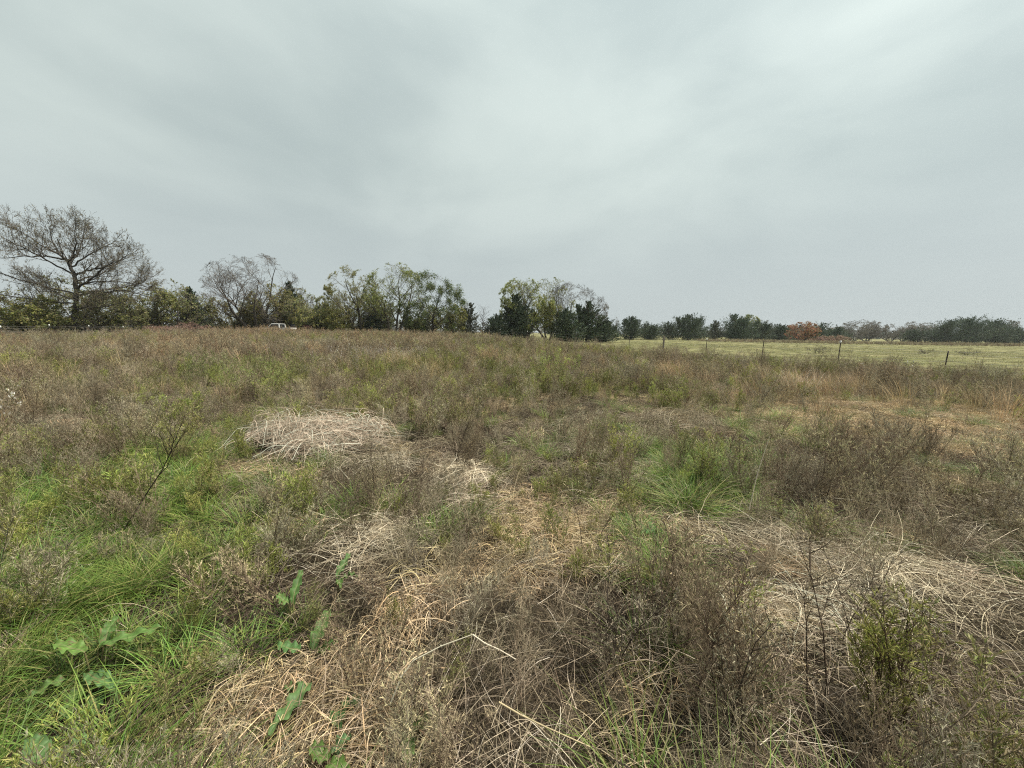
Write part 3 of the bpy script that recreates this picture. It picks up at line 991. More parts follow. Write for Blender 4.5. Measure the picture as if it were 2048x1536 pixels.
def cedar_tree(x, y, H, W, seed, label, group=None, thin=False, name="cedar_tree"):
    rng = np.random.default_rng(seed)
    if not thin:
        W *= 1.25 if y < 100 else 1.6
    if y > 100:
        H *= .87
    root = empty(name, (x, y, tz(x, y)))
    tag(root, label, "tree", group)
    b = Buf()
    k = 7
    t = np.linspace(0, 1, k)
    sway = np.cumsum(rng.normal(0, .03 * H / k, (k, 2)), 0)
    T = np.stack([sway[:, 0], sway[:, 1], t * H * .97 - .1], 1)
    b.polyline(T, .022 * H * (1.02 - t) + .01, (.09, .07, .055), 6)
    b.obj("trunk", M_BARK, root)
    # several leaders give the ragged many tipped outline
    nl = 1 if W < 2.0 else int(rng.integers(2, 5))
    lead = np.zeros((nl, 3))
    lead[:, 2] = H * rng.uniform(.66, .9, nl)
    lead[1:, 0] = rng.uniform(-.55, .55, nl - 1) * W
    lead[1:, 1] = rng.uniform(-.45, .45, nl - 1) * W
    lead[0, 2] = H
    nb = int((100 if thin else 150) * (H / 7) ** .6 * (1 + .25 * (nl - 1)))
    li = rng.integers(0, nl, nb)
    tb = rng.uniform(.02, 1, nb) ** 1.25
    az = rng.uniform(0, 6.283, nb)
    prof = np.where(tb < .2, .8 + tb, 1.0) * np.clip(1.04 - tb, 0, 1) ** .62
    L = (1.3 if nl == 1 else 1.0) * W * prof * rng.uniform(.55, 1.25, nb) + .25
    el = np.radians(4 + 62 * tb + rng.normal(0, 9, nb))
    D = np.stack([np.cos(az) * np.cos(el), np.sin(az) * np.cos(el), np.sin(el)], 1)
    D[:, 0] += .14          # the wind bends the tips one way
    P0 = lead[li] * tb[:, None] * [1, 1, 1] + np.stack([lead[li][:, 0] * .35, lead[li][:, 1] * .35, 0 * tb], 1) * (1 - tb[:, None])
    E = P0 + D * L[:, None] + np.array([0, 0, 1.]) * (.22 * L * (1 - tb))[:, None]
    b = Buf()
    b.tubes(P0, E, .018, .006, (.1, .08, .065), 3)
    for q in lead[1:]:
        b.polyline(np.stack([T[1] * [1, 1, .5], q * [.6, .6, .5], q]), [.06, .045, .012], (.09, .07, .055), 5)
    br = b.obj("crown", M_BARK, root)
    per = 28 if thin else 44
    bi = np.repeat(np.arange(nb), per)
    f = rng.uniform(.05, .96, len(bi))[:, None] ** .8
    spread = (.07 + .12 * L[bi])[:, None] * (1.2 - f)
    P = P0[bi] * (1 - f) + E[bi] * f + rng.normal(0, 1, (len(bi), 3)) * spread * [1, 1, .8]
    P[:, 2] = np.maximum(P[:, 2], .08)
    b = Buf()
    pal = [(.055, .083, .05), (.07, .1, .057), (.042, .065, .042), (.09, .108, .058)] if not thin else [(.09, .105, .07), (.075, .09, .06), (.12, .115, .08)]
    leaf_quads(b, rng, P, .355 * (H / 7) ** .3, pal, (E - P0)[bi] / L[bi][:, None] + [.1, 0, .2], .5)
    b.obj("foliage", M_CEDAR, br)
    return root


# the big spreading tree: its limbs follow the real ones (x to the right, z up)
def big_tree(x, y, label):
    r = random.Random(77)
    root = empty("spreading_tree", (x, y, tz(x, y)))
    root.scale = (.9, .9, .93)
    tag(root, label, "tree")
    segs = []
    limbs = [
        ([(0, 0, -.1), (.15, .05, 2), (.5, .1, 4), (.95, 0, 5.5), (.95, -.1, 7.5), (.5, 0, 8.8), (.1, .1, 9.4)], .42, .17),
        ([(.9, 0, 5.6), (2, -.4, 6.3), (3.3, -.7, 6.6), (5, -1, 7.6), (6.6, -1.4, 8.5), (8.2, -1.6, 9.1)], .2, .05),
        ([(2.3, -.4, 6.4), (4, .3, 6.9), (6.8, .8, 6.8), (9, 1.2, 6.3)], .12, .04),
        ([(.75, 0, 4.9), (2, .6, 5.5), (4, 1.1, 5.6), (6.2, 1.5, 5.9), (8.6, 1.6, 5.1)], .17, .05),
        ([(.95, 0, 7.4), (2, .5, 8.2), (3.5, .9, 8.5), (5.4, 1.2, 9.3), (6.8, 1.5, 10.4)], .16, .04),
        ([(.3, 0, 9.1), (1.5, -.4, 9.6), (2.5, -.8, 10.9), (2.9, -1, 12.8)], .14, .04),
        ([(.6, 0, 8.5), (2.2, .3, 9.8), (4, .6, 10.8), (5.4, .9, 11.6)], .13, .04),
        ([(.4, 0, 8.9), (.6, 1.2, 10.4), (.5, 2, 12.2), (.4, 2.4, 13.4)], .12, .04),
        ([(.1, .1, 9.4), (-1.2, .3, 10.3), (-2, .5, 12), (-1.9, .6, 13.6)], .14, .04),
        ([(.1, .1, 9.4), (-1.8, -.3, 9.7), (-4, -.8, 9.5), (-7.4, -1.3, 9.3)], .15, .04),
        ([(-.9, .2, 10.1), (-3.3, .6, 11), (-5.5, 1, 12.4), (-7.2, 1.2, 13.2)], .11, .04),
        ([(.7, 0, 4.4), (-1.5, .4, 5), (-4, .9, 6.1), (-7.2, 1.5, 7.4)], .15, .04),
        ([(.5, 0, 4), (-2, -1, 4.2), (-5, -2.2, 4.6), (-8.5, -3, 5.6)], .14, .04),
        ([(.4, 0, 3.2), (3, -1.5, 3.5), (6.5, -2.5, 3.4), (9.8, -2.8, 4.2)], .14, .04),
        ([(.95, 0, 6.8), (1.2, 2.5, 7.8), (1.4, 4.6, 9.2), (1.2, 6, 10.2)], .14, .04),
        ([(.95, 0, 7.6), (.9, -2.4, 8.6), (.6, -4.4, 9.8), (.2, -6, 10.6)], .14, .04),
        ([(.8, 0, 5.2), (.2, -2.5, 5.8), (-1, -5, 6.6), (-2, -7, 7.6)], .13, .04),
        ([(.8, 0, 5.4), (2, 3, 6), (3.5, 5.5, 7), (4.4, 7, 8.2)], .13, .04)]
    pr = dict(wander=.13, up=.07, depth=3, kids=(9, 8, 6, 0), start=.1, angle=(25, 55), ratio=.5)
    trunk = Buf()
    for li, (pts, ra, rb) in enumerate(limbs):
        pts = np.array(pts, float)
        m = 4 * (len(pts) - 1) + 1
        ss = np.linspace(0, len(pts) - 1, m)
        Pp = np.stack([np.interp(ss, np.arange(len(pts)), pts[:, i]) for i in range(3)], 1)
        for _ in range(2):
            Pp[1:-1] = (Pp[:-2] + 2 * Pp[1:-1] + Pp[2:]) / 4
        Pp[1:-1] += np.random.default_rng(li).normal(0, .05, (m - 2, 3))
        rad = np.linspace(ra, rb, m) * .8
        trunk.polyline(Pp, rad, (.07, .06, .05), 7)
        for c in range(4 if li == 0 else 13):
            tt = r.uniform(.62 if li == 0 else .22, 1.0) * (m - 1)
            i = min(int(tt), m - 2)
            q = tuple(Pp[i] + (Pp[i + 1] - Pp[i]) * (tt - i))
            d = unit(tuple(Pp[i + 1] - Pp[i]))
            d = unit((d[0], d[1], d[2] + .55))
            grow(r, segs, q, off_axis(r, d, math.radians(r.uniform(22, 58))), r.uniform(1.7, 3.4), max(.02, rad[i] * .5), 1, dict(pr, depth=3))
        grow(r, segs, tuple(Pp[-1]), unit(tuple(Pp[-1] - Pp[-2])), 2.0, rb, 1, dict(pr, depth=3))
    trunk.obj("trunk", M_BARK, root, smooth=True)
    rng = np.random.default_rng(3)
    lv = np.array([s[0] for s in segs])
    p0 = np.array([s[1] for s in segs])
    p1 = np.array([s[2] for s in segs])
    r0 = np.maximum([s[3] for s in segs], .010)
    r1 = np.maximum([s[4] for s in segs], .007)
    b = Buf()
    b.twigs(p0, p1, r0, r1, np.array([[.085, .074, .06]]) * rng.uniform(.8, 1.4, (len(p0), 1)), rng)
    crown = b.obj("crown", M_BARK, root)
    end = np.where(lv >= 2)[0]
    i = rng.choice(end, 15000)
    f = rng.random((len(i), 1))
    b = Buf()
    leaf_quads(b, rng, p0[i] * (1 - f) + p1[i] * f + rng.normal(0, .05, (len(i), 3)), .095, [(.2, .185, .09), (.25, .22, .12), (.15, .15, .07), (.3, .26, .15)])
    b.obj("foliage", M_TREELEAF, crown)
    return root


big_tree(-52.0, 46, "tall dark spreading nearly leafless tree towering behind the white tipped fence posts")
HEDGE = "brushy trees along the far edge of the field"
CED = "cedar trees around the pasture"
broad_tree("brush_thicket", "brush", -58.7, 48.5, 7.4, 5.0, 11, "twiggy olive thicket at the far left edge behind the fence", "thicket", HEDGE)
broad_tree("brush_thicket", "brush_green", -54.5, 44.6, 4.4, 3.4, 12, "low olive brush at the foot of the tall spreading tree", "thicket", HEDGE)
broad_tree("brush_thicket", "brush", -51.3, 48, 5.6, 4.2, 13, "dense olive brush just right of the tall spreading tree's trunk", "thicket", HEDGE)
broad_tree("brush_thicket", "brush_green", -51.2, 53, 6.6, 4.6, 14, "dense olive brush under the right limbs of the spreading tree", "thicket", HEDGE)
broad_tree("brush_thicket", "brush", -49.6, 57, 7.6, 4.6, 15, "ragged twiggy brush tree right of the spreading tree's lowest limb", "thicket", HEDGE)
cedar_tree(-49.6, 60, 6.8, 1.9, 16, "narrow green cedar at the right end of the spreading tree's brush", HEDGE)
broad_tree("small_bare_tree", "bare_small", -52.4, 66, 7.8, 3.2, 17, "small bare grey tree in the gap between the two largest bare trees", "tree", HEDGE)
broad_tree("bare_tree", "bare", -43.9, 66, 14.0, 6.8, 18, "big open bare tree rising above green brush left of the white truck", "tree", HEDGE)
broad_tree("brush_thicket", "brush_green", -47.6, 67, 7.0, 3.9, 19, "green brush at the left foot of the big open bare tree", "thicket", HEDGE)
broad_tree("brush_thicket", "brush_green", -41.0, 68, 8.4, 4.6, 20, "green leafy thicket just behind the white truck cab", "thicket", HEDGE)
cedar_tree(-42.2, 74, 9.5, 2.6, 21, "dark cedar top showing above the green thicket behind the truck", HEDGE)
broad_tree("brush_thicket", "brush", -35.2, 68.5, 7.1, 4.2, 22, "brown green thicket behind the rear end of the truck", "thicket", HEDGE)
broad_tree("brush_thicket", "brush", -31.6, 71, 8.2, 3.9, 23, "twiggy thicket left of the leaning sparse tree", "thicket", HEDGE)
broad_tree("small_bare_tree", "bare_small", -36.6, 75, 9.0, 3.8, 24, "small bare tree poking out above the thicket behind the truck", "tree", HEDGE)
broad_tree("brush_thicket", "brush_green", -29.0, 68, 5.0, 3.4, 25, "low bright green brush at the foot of the leaning sparse tree", "thicket", HEDGE)
broad_tree("sparse_tree", "sparse", -27.6, 70, 12.5, 5.4, 26, "half bare tree leaning left, first of three tall trees past the truck", "tree", HEDGE)
broad_tree("leafy_tree", "leafy", -21.4, 70, 13.3, 5.1, 27, "tall olive leaved tree, middle of three tall trees past the truck", "tree", HEDGE)
cedar_tree(-25.6, 71, 4.6, 2.6, 28, "dark bushy cedar at the feet of the half bare tree", HEDGE)
broad_tree("dark_leaved_tree", "dark", -14.4, 70, 11.8, 4.9, 29, "tree with dark green leaf clumps, third of three tall trees past the truck", "tree", HEDGE)
broad_tree("brush_thicket", "brush_green", -18.6, 72, 4.6, 2.2, 30, "small green brush between the olive tree and the dark clumped tree", "thicket", HEDGE)
broad_tree("brush_thicket", "brush_green", -11.4, 72, 6.0, 2.9, 31, "yellow green brush at the right of the dark clumped tree", "thicket", HEDGE)
broad_tree("small_bare_tree", "bare_small", -10.0, 78, 7.9, 2.2, 32, "slim bare tree behind the thin grey cedar", "tree", HEDGE)
cedar_tree(-8.2, 76, 6.3, 2.2, 33, "thin grey green cedar left of the dead cedar snag", CED, True)
broad_tree("dead_cedar", "snag", -5.8, 74, 6.6, 1.9, 34, "dead leafless cedar snag with stiff side branches", "tree")
cedar_tree(-3.0, 74, 3.9, 2.2, 35, "low dark cedar between the dead snag and the central grove", CED)
cedar_tree(0.2, 64, 6.5, 3.1, 36, "broad dark cedar at the left side of the central grove", CED)
GROVE = "trees of the central grove"
broad_tree("leafy_tree", "leafy", 2.2, 66.5, 10.6, 4.6, 37, "olive leaved tree rising above the broad cedar in the central grove", "tree", GROVE)
broad_tree("sparse_tree", "sparse", 6.2, 67.5, 10.7, 4.6, 38, "half bare tree in the middle of the central grove", "tree", GROVE)
broad_tree("bare_tree", "bare", 10.6, 68, 10.7, 5.0, 39, "bare rounded tree at the right side of the central grove", "tree", GROVE)
cedar_tree(8.6, 63, 4.8, 2.6, 40, "low dark cedar under the half bare tree of the central grove", CED)
cedar_tree(12.6, 66, 6.4, 2.6, 41, "taller ragged dark cedar under the bare rounded tree", CED)
cedar_tree(15.2, 68, 3.9, 2.4, 42, "low green cedar at the right end of the central grove", CED)
broad_tree("small_bare_tree", "bare_small", 25.6, 110, 6.4, 1.8, 43, "thin distant bare tree just right of the central grove", "tree")
broad_tree("small_bare_tree", "bare_small", 28.9, 112, 6.6, 2.0, 44, "second thin distant bare tree right of the central grove", "tree")
cedar_tree(31.9, 105, 6.2, 2.6, 45, "pointed distant cedar beside the two thin bare trees", CED)
cedar_tree(26.8, 104, 3.0, 2.6, 145, "low distant cedar below the two thin bare trees", CED)
cedar_tree(37.2, 108, 4.4, 2.6, 46, "small squat dark cedar standing alone before the first big cedar clump", CED)
cedar_tree(46.2, 115, 4.8, 3.2, 47, "lower left cedar of the first big cedar clump", CED)
cedar_tree(50.6, 112, 7.2, 3.8, 48, "tallest cedar of the first big cedar clump behind the wooden post", CED)
cedar_tree(56.5, 118, 6.2, 3.2, 49, "right hand cedar of the first big cedar clump", CED)
cedar_tree(60.3, 116, 6.2, 3.4, 50, "browned thin cedar at the left of the second cedar clump", CED, True)
cedar_tree(65.2, 115, 7.5, 4.0, 51, "tallest dark cedar of the second cedar clump", CED)
broad_tree("leafy_tree", "leafy", 75.6, 126, 8.6, 3.4, 52, "pale yellow green tree rising behind the second cedar clump", "tree")
broad_tree("small_bare_tree", "bare_small", 82.4, 128, 7.3, 2.8, 53, "distant bare tree right of the pale yellow green tree", "tree")
cedar_tree(73.8, 118, 5.6, 3.2, 54, "low cedar in front of the pale yellow green tree", CED)
cedar_tree(85.4, 125, 5.1, 2.8, 55, "distant cedar left of the red shrub", CED)
cedar_tree(106.8, 150, 4.9, 3.0, 56, "far small cedar first left of the red shrub", CED)
cedar_tree(96.5, 140, 4.2, 3.0, 156, "far low cedar between the lone cedar and the red shrub", CED)
cedar_tree(117.9, 160, 6.2, 3.3, 57, "far cedar peeking over the top left of the red shrub", CED)
broad_tree("red_shrub", "red", 78.6, 105, 5.6, 4.5, 58, "big rounded red leaved shrub standing in the pasture", "shrub")
cedar_tree(103.0, 130, 5.8, 3.2, 59, "dark cedar just right of the big red shrub", CED)
cedar_tree(108.6, 130, 4.6, 2.8, 60, "second dark cedar right of the big red shrub", CED)
broad_tree("red_brush", "lowred", 93.5, 113, 2.2, 4.0, 61, "low reddish brush right of the big red shrub", "shrub")
broad_tree("red_brush", "lowred", 87.2, 109, 1.3, 3.4, 62, "lowest reddish brush touching the big red shrub", "shrub")
FAR = "grey bare trees along the far right hedge"
broad_tree("bare_thicket", "bare_far", 131.8, 150, 8.1, 6.5, 63, "first grey bare thicket right of the red shrub", "thicket", FAR)
broad_tree("bare_thicket", "bare_far", 141.3, 155, 8.8, 7.0, 64, "second and tallest grey bare thicket right of the red shrub", "thicket", FAR)
broad_tree("bare_thicket", "bare_far", 147.8, 152, 8.3, 7.0, 65, "third grey bare thicket right of the red shrub", "thicket", FAR)
broad_tree("bare_thicket", "bare_far", 156.4, 150, 8.2, 6.9, 66, "grey bare thicket just left of the large right cedars", "thicket", FAR)
broad_tree("bare_thicket", "bare_far", 160.9, 160, 7.2, 6.1, 67, "low grey bare thicket behind the small dark cedar", "thicket", FAR)
cedar_tree(139.2, 135, 4.3, 3.0, 68, "small dark cedar in front of the grey bare thickets", CED)
cedar_tree(143.5, 132, 4.2, 2.9, 69, "low cedar at the left foot of the large right cedars", CED)
cedar_tree(143.8, 128, 7.3, 4.6, 70, "large dark cedar, left of the large pair at the right", CED)
cedar_tree(149.9, 128, 8.1, 5.2, 71, "large dark cedar, right of the large pair at the right", CED)
cedar_tree(160.8, 130, 7.7, 4.8, 72, "large dark cedar second from the right edge", CED)
broad_tree("bare_thicket", "bare_far", 178.5, 140, 8.6, 4.8, 73, "grey bare thicket at the right edge of the view", "thicket", FAR)
cedar_tree(171.8, 132, 4.8, 3.6, 74, "low dark cedar at the right edge of the view", CED)
broad_tree("bramble_bush", "bramble", -37.5, 44, 1.75, 4.0, 75, "reddish brown bramble mound at the end of the left fence", "bush")
broad_tree("pasture_scrub", "scrub", 43.6, 37, .75, .9, 76, "small scrubby bush alone in the pasture beyond the last fence post", "bush")
broad_tree("pasture_scrub", "scrub", 41.2, 38.5, .65, .7, 77, "thin scrub sprig left of the small bush in the pasture", "bush")
broad_tree("pasture_scrub", "scrub", 80.5, 84, 1.0, 2.2, 78, "dark low scrub on the rough bank across the pasture", "bush")
broad_tree("pasture_scrub", "scrub", 28.5, 36, .9, 1.1, 79, "pale scrub bush behind the white tipped fence post", "bush")

for i, (x, y, H, W, lab) in enumerate([
        (41.5, 118, 3.4, 3.2, "low cedar filling the gap left of the first big cedar clump"),
        (69.6, 120, 5.0, 3.4, "cedar joining the second cedar clump to the pale yellow green tree"),
        (80.0, 124, 4.4, 3.0, "low cedar right of the pale yellow green tree"),
        (91.0, 132, 4.0, 3.0, "low cedar behind the left side of the big red shrub"),
        (155.4, 131, 6.0, 4.0, "middle height cedar between the large cedars at the right"),
        (166.5, 133, 6.2, 4.2, "cedar filling the gap before the right edge")]):
    cedar_tree(x, y, H, W, 500 + i, lab, CED)
for i, (x, y, H, W, lab) in enumerate([
        (122.0, 150, 6.0, 6.5, "low grey bare thicket behind the low reddish brush"),
        (112.0, 148, 5.2, 6.0, "lowest grey bare thicket behind the two cedars right of the red shrub"),
        (167.0, 158, 8.0, 7.0, "grey bare thicket showing between the large right cedars")]):
    broad_tree("bare_thicket", "bare_far", x, y, H, W, 520 + i, lab, "thicket", FAR)

for i, (x, y, H, W, k, lab) in enumerate([
        (-24.4, 72.5, 6.5, 3.6, 'brush', "brown green thicket between the half bare tree and the olive tree"),
        (-33.4, 66.5, 5.6, 3.4, 'brush_green', "low green thicket just right of the truck's machine"),
        (-16.8, 74.0, 6.2, 3.2, 'brush', "brown green thicket behind the dark clumped tree's left side"),
        (-45.6, 71.0, 7.6, 4.0, 'brush', "brown thicket filling in behind the big open bare tree"),
        (-38.4, 70.5, 8.0, 4.0, 'brush', "brown thicket directly behind the farm machine")]):
    broad_tree("brush_thicket", k, x, y, H, W, 540 + i, lab, "thicket", HEDGE)

# far woods closing the horizon
rng = np.random.default_rng(404)
b = Buf()
for i in range(420):
    X0 = rng.uniform(-620, 900)
    Y0 = rng.uniform(300, 520)
    Hh = rng.uniform(5, 10)
    Ww = rng.uniform(5, 11)
    n = 80
    v = rng.normal(0, 1, (n, 3))
    v /= np.linalg.norm(v, axis=1)[:, None]
    v *= rng.uniform(.5, 1, (n, 1))
    P = np.stack([X0 + v[:, 0] * Ww, Y0 + v[:, 1] * Ww, Hh * (.5 + .52 * v[:, 2])], 1)
    pal = [(.06, .075, .045), (.09, .09, .06)] if rng.random() < .4 else [(.13, .12, .095), (.16, .14, .11)]
    leaf_quads(b, rng, P, 1.9, pal)
    b.tubes([(X0, Y0, 0)], [(X0, Y0, Hh * .7)], .3, .1, (.08, .07, .06), 4)
tag(b.obj("far_woods", M_TREELEAF), "distant grey green woods along the horizon", kind="stuff")

# ------------------------------------------------------------------ fences
def steel_post(parent, x, y, h, leanx=0.0, leany=0.0, cap=.0):
    z = tz(x, y)
    b = Buf()
    n = 5
    t = np.linspace(0, 1, n)
    C = np.stack([x + leanx * t, y + leany * t, z - .1 + t * (h + .1)], 1)
    w = .042
    for i in range(n - 1):          # T section: flange and web
        for s in ((w, .008, 0, 0), (.008, w * .8, 0, w * .4)):
            a, c = C[i], C[i + 1]
            dx, dy = s[0] / 2, s[1] / 2
            o = np.array([s[2], s[3], 0])
            V = [a + o + [-dx, -dy, 0], a + o + [dx, -dy, 0], a + o + [dx, dy, 0], a + o + [-dx, dy, 0],
                 c + o + [-dx, -dy, 0], c + o + [dx, -dy, 0], c + o + [dx, dy, 0], c + o + [-dx, dy, 0]]
            b.add(V, [[0, 3, 2, 1], [4, 5, 6, 7], [0, 1, 5, 4], [1, 2, 6, 5], [2, 3, 7, 6], [3, 0, 4, 7]], (.1, .07, .05))
    for kz in np.arange(.2, h - .05, .09):
        b.box((x + leanx * kz / h, y + leany * kz / h - .008, z + kz), (.014, .016, .02), (.1, .07, .05))
    o = b.obj("post", M_STEEL, parent)
    if cap:
        b = Buf()
        b.box((x + leanx * (1 - cap / h / 2), y + leany + .012, z + h - cap / 2 + .004), (.056, .062, cap), (.75, .75, .72))
        b.obj("post_tip", M_WHITE, o)
    return (x, y, z, h, leanx, leany)


def wood_post(parent, x, y, h, r=.065):
    rng = np.random.default_rng(int(abs(x * 100)))
    z = tz(x, y)
    b = Buf()
    n = 8
    t = np.linspace(0, 1, n)
    P = np.stack([x + rng.normal(0, .004, n), y + rng.normal(0, .004, n), z - .1 + t * (h + .1)], 1)
    b.polyline(P, r * rng.uniform(.94, 1.05, n), (.3, .26, .2), 9)
    b.tubes([P[-1]], [P[-1] + [0, 0, .006]], r * .95, .001, (.3, .26, .2), 9)
    b.obj("post", M_WOOD, parent)
    return (x, y, z, h, 0, 0)


def wires(parent, posts, heights, rad=.0035):
    rng = np.random.default_rng(9)
    for hgt in heights:
        P = []
        for i, (x, y, z, h, lx, ly) in enumerate(posts):
            q = np.array([x + lx * hgt / h, y + ly * hgt / h, z + min(hgt, h - .05)])
            if i:
                for s in (.25, .5, .75):
                    m = P0 * (1 - s) + q * s
                    m[2] -= .03 * 4 * s * (1 - s)
                    P.append(m)
            P.append(q)
            P0 = q
        b = Buf()
        b.polyline(np.array(P), rad, (.3, .28, .25), 4)
        P = np.array(P)
        for i in range(len(P) - 1):     # barbs
            L = np.linalg.norm(P[i + 1] - P[i])
            m = int(min(8, L / .12))
            if m and P[i][1] < 30:
                s = (np.arange(m)[:, None] + .5) / m
                c = P[i] * (1 - s) + P[i + 1] * s
                d = rng.normal(0, .014, (m, 3))
                b.tubes(c - d, c + d, .0018, .0018, (.3, .28, .25), 3)
        b.obj("wire", M_GALV, parent)


fr = empty("wire_fence", (0, 0, 0))
tag(fr, "barbed wire fence of steel and wooden posts between the weeds and the pasture", "fence")
R_POSTS = []
for i, (x, y, h, lx, cap, kind) in enumerate([
        (21.3, 9.4, 1.35, .02, 0, 's'), (19.65, 12.7, 1.35, .0, .0, 's'), (18.0, 16.0, 1.1, .06, 0, 's'), (16.34, 19.31, 1.4, .02, .12, 's'), (14.67, 22.66, 1.36, .03, .0, 's'),
        (13.02, 25.96, 1.36, .0, .1, 's'), (11.4, 29.2, 1.42, 0, 0, 'w'), (9.77, 32.45, 1.36, .02, 0, 's'), (8.14, 35.7, 1.3, 0, 0, 's'),
        (6.4, 39.2, 1.25, 0, 0, 's'), (4.42, 43.2, 1.3, 0, .0, 's'), (3.35, 45.3, 1.48, 0, 0, 'w'), (1.83, 48.3, 1.32, 0, .12, 's'), (-.11, 52.2, 1.45, 0, .12, 's'), (-1.83, 55.7, 1.5, 0, .12, 's'), (-3.6, 59.2, 1.4, 0, .12, 's')]):
    R_POSTS.append(steel_post(fr, x, y, h, lx, 0, cap) if kind == 's' else wood_post(fr, x, y, h, .07))
wires(fr, R_POSTS, (.35, .65, .95, 1.2))

fl = empty("wire_fence", (0, 0, 0))
tag(fl, "wire fence with white tipped steel posts in front of the tall spreading tree", "fence")
L_POSTS = [steel_post(fl, -46.0, yy, hh, .12 * (i == 1) * -1 - .02, 0, .22) for i, (yy, hh) in enumerate([(31.2, 1.35), (34.9, 1.22), (38.5, 1.36), (42.1, 1.28), (45.8, 1.2), (49.5, 1.25), (53.2, 1.25)])]
wires(fl, L_POSTS, (.4, .7, 1.0, 1.18), .006)

# ------------------------------------------------------------------ pickup truck (faces left) and the load behind it
def truck(x, y):
    z = tz(x, y) + .02
    root = empty("pickup_truck", (x, y, z))
    tag(root, "old white pickup truck parked among the weeds in front of the thicket", "truck")

    def extrude(prof, y0, y1, name, mat, parent, inset=None):
        b = Buf()
        n = len(prof)
        A = np.array([[p[0], y0, p[1]] for p in prof])
        Bq = np.array([[p[0], y1, p[1]] for p in prof])
        i = np.arange(n)
        j = (i + 1) % n
        b.add(np.concatenate([A, Bq]), np.stack([i, j, j + n, i + n], -1), (.7, .7, .68))
        me = b.mesh(name, mat)
        import bmesh
        bm = bmesh.new()
        bm.from_mesh(me)
        bm.verts.ensure_lookup_table()
        bm.faces.new([bm.verts[k] for k in range(n)][::-1])
        bm.faces.new([bm.verts[k + n] for k in range(n)])
        bmesh.ops.recalc_face_normals(bm, faces=bm.faces)
        bm.to_mesh(me)
        bm.free()
        o = bpy.data.objects.new(name, me)
        COL.objects.link(o)
        o.parent = parent
        return o
    w = .88
    # x runs to the right (rear), front at -2.6
    body = extrude([(-2.5, .45), (-2.6, .75), (-2.52, 1.12), (-2.35, 1.2), (-1.1, 1.27), (-.95, 1.27), (.85, 1.27), (.85, 1.3), (2.6, 1.3), (2.62, .55), (2.2, .5),
                    (2.05, .82), (1.75, .95), (1.45, .82), (1.3, .48), (-1.2, .48), (-1.35, .82), (-1.65, .95), (-1.95, .82), (-2.1, .5)], -w, w, "body", M_WHITE, root)
    # the cab: roof on pillars
    b = Buf()
    for s in (-1, 1):
        yy = s * (w - .1)
        b.tubes([(-1.0, s * (w - .04), 1.26)], [(-.45, yy, 1.82)], .06, .05, (.7, .7, .68), 6)
        b.tubes([(.8, s * (w - .04), 1.26)], [(.74, yy, 1.82)], .1, .08, (.7, .7, .68), 6)
        b.tubes([(-.47, yy, 1.84)], [(.76, yy, 1.84)], .055, .055, (.7, .7, .68), 6)
    b.box((.15, 0, 1.87), (1.22, 2 * w - .16, .07), (.7, .7, .68))
    cab = b.obj("cab", M_WHITE, root)
    b = Buf()
    for s in (-1, 1):
        yy = s * (w - .085)
        b.add([(-.92, yy, 1.275), (.74, yy, 1.275), (.7, yy - s * .03, 1.83), (-.44, yy - s * .03, 1.83)], [[0, 1, 2, 3]], (.1, .1, .1))
        b.obj("window", M_GLASS, cab)
        b = Buf()
    b.add([(-1.0, -w + .1, 1.275), (-1.0, w - .1, 1.275), (-.48, w - .16, 1.84), (-.48, -w + .16, 1.84)], [[0, 1, 2, 3]], (.1, .1, .1))
    b.obj("windscreen", M_GLASS, cab)
    b = Buf()
    b.add([(.78, -w + .12, 1.31), (.78, w - .12, 1.31), (.75, w - .16, 1.8), (.75, -w + .16, 1.8)], [[0, 1, 2, 3]], (.1, .1, .1))
    b.obj("rear_window", M_GLASS, cab)
    b = Buf()
    b.box((-1.75, 0, 1.262), (1.2, 1.5, .05), (.1, .1, .1))
    b.obj("hood", M_TARP, root)
    for xx in (-1.65, 1.75):
        for s in (-1, 1):
            b = Buf()
            th = np.linspace(0, 2 * math.pi, 17)
            for (ra, ya, rb_, yb) in ((.2, .1, .36, .1), (.36, .1, .38, .06), (.38, .06, .38, -.08), (.38, -.08, .36, -.11), (.36, -.11, .2, -.11)):
                for a0, a1 in zip(th[:-1], th[1:]):
                    b.add([(ra * math.cos(a0), ya, ra * math.sin(a0)), (ra * math.cos(a1), ya, ra * math.sin(a1)),
                           (rb_ * math.cos(a1), yb, rb_ * math.sin(a1)), (rb_ * math.cos(a0), yb, rb_ * math.sin(a0))], [[0, 1, 2, 3]], (.02, .02, .02))
            ty = b.obj("wheel", M_RUBBER, root, (xx, s * (w - .12), .38))
            b = Buf()
            b.tubes([(0, -.09, 0)], [(0, .09, 0)], .21, .21, (.5, .5, .5), 14)
            b.tubes([(0, .09, 0), (0, -.09, 0)], [(0, .06, 0), (0, -.06, 0)], .21, .02, (.5, .5, .5), 14)
            b.obj("rim", M_GALV, ty)
    for s in (-1, 1):
        b = Buf()
        b.box((-2.56, s * .66, .93), (.09, .26, .16), (.8, .8, .8))
        b.obj("headlight", M_GLASS, root)
        b = Buf()
        b.box((2.62, s * .76, 1.0), (.05, .14, .3), (.3, .03, .03))
        b.obj("tail_light", M_RED, root)
    b = Buf()
    b.box((-2.66, 0, .55), (.12, 1.7, .16), (.3, .3, .3))
    b.obj("bumper", M_GALV, root)
    b = Buf()
    b.box((2.68, 0, .55), (.12, 1.6, .14), (.3, .3, .3))
    b.obj("bumper", M_GALV, root)
    b = Buf()
    b.box((-.1, -w - .005, .95), (.16, .03, .03), (.1, .1, .1))
    b.obj("door_handle", M_STEEL, root)
    return root


truck(-37.6, 62)
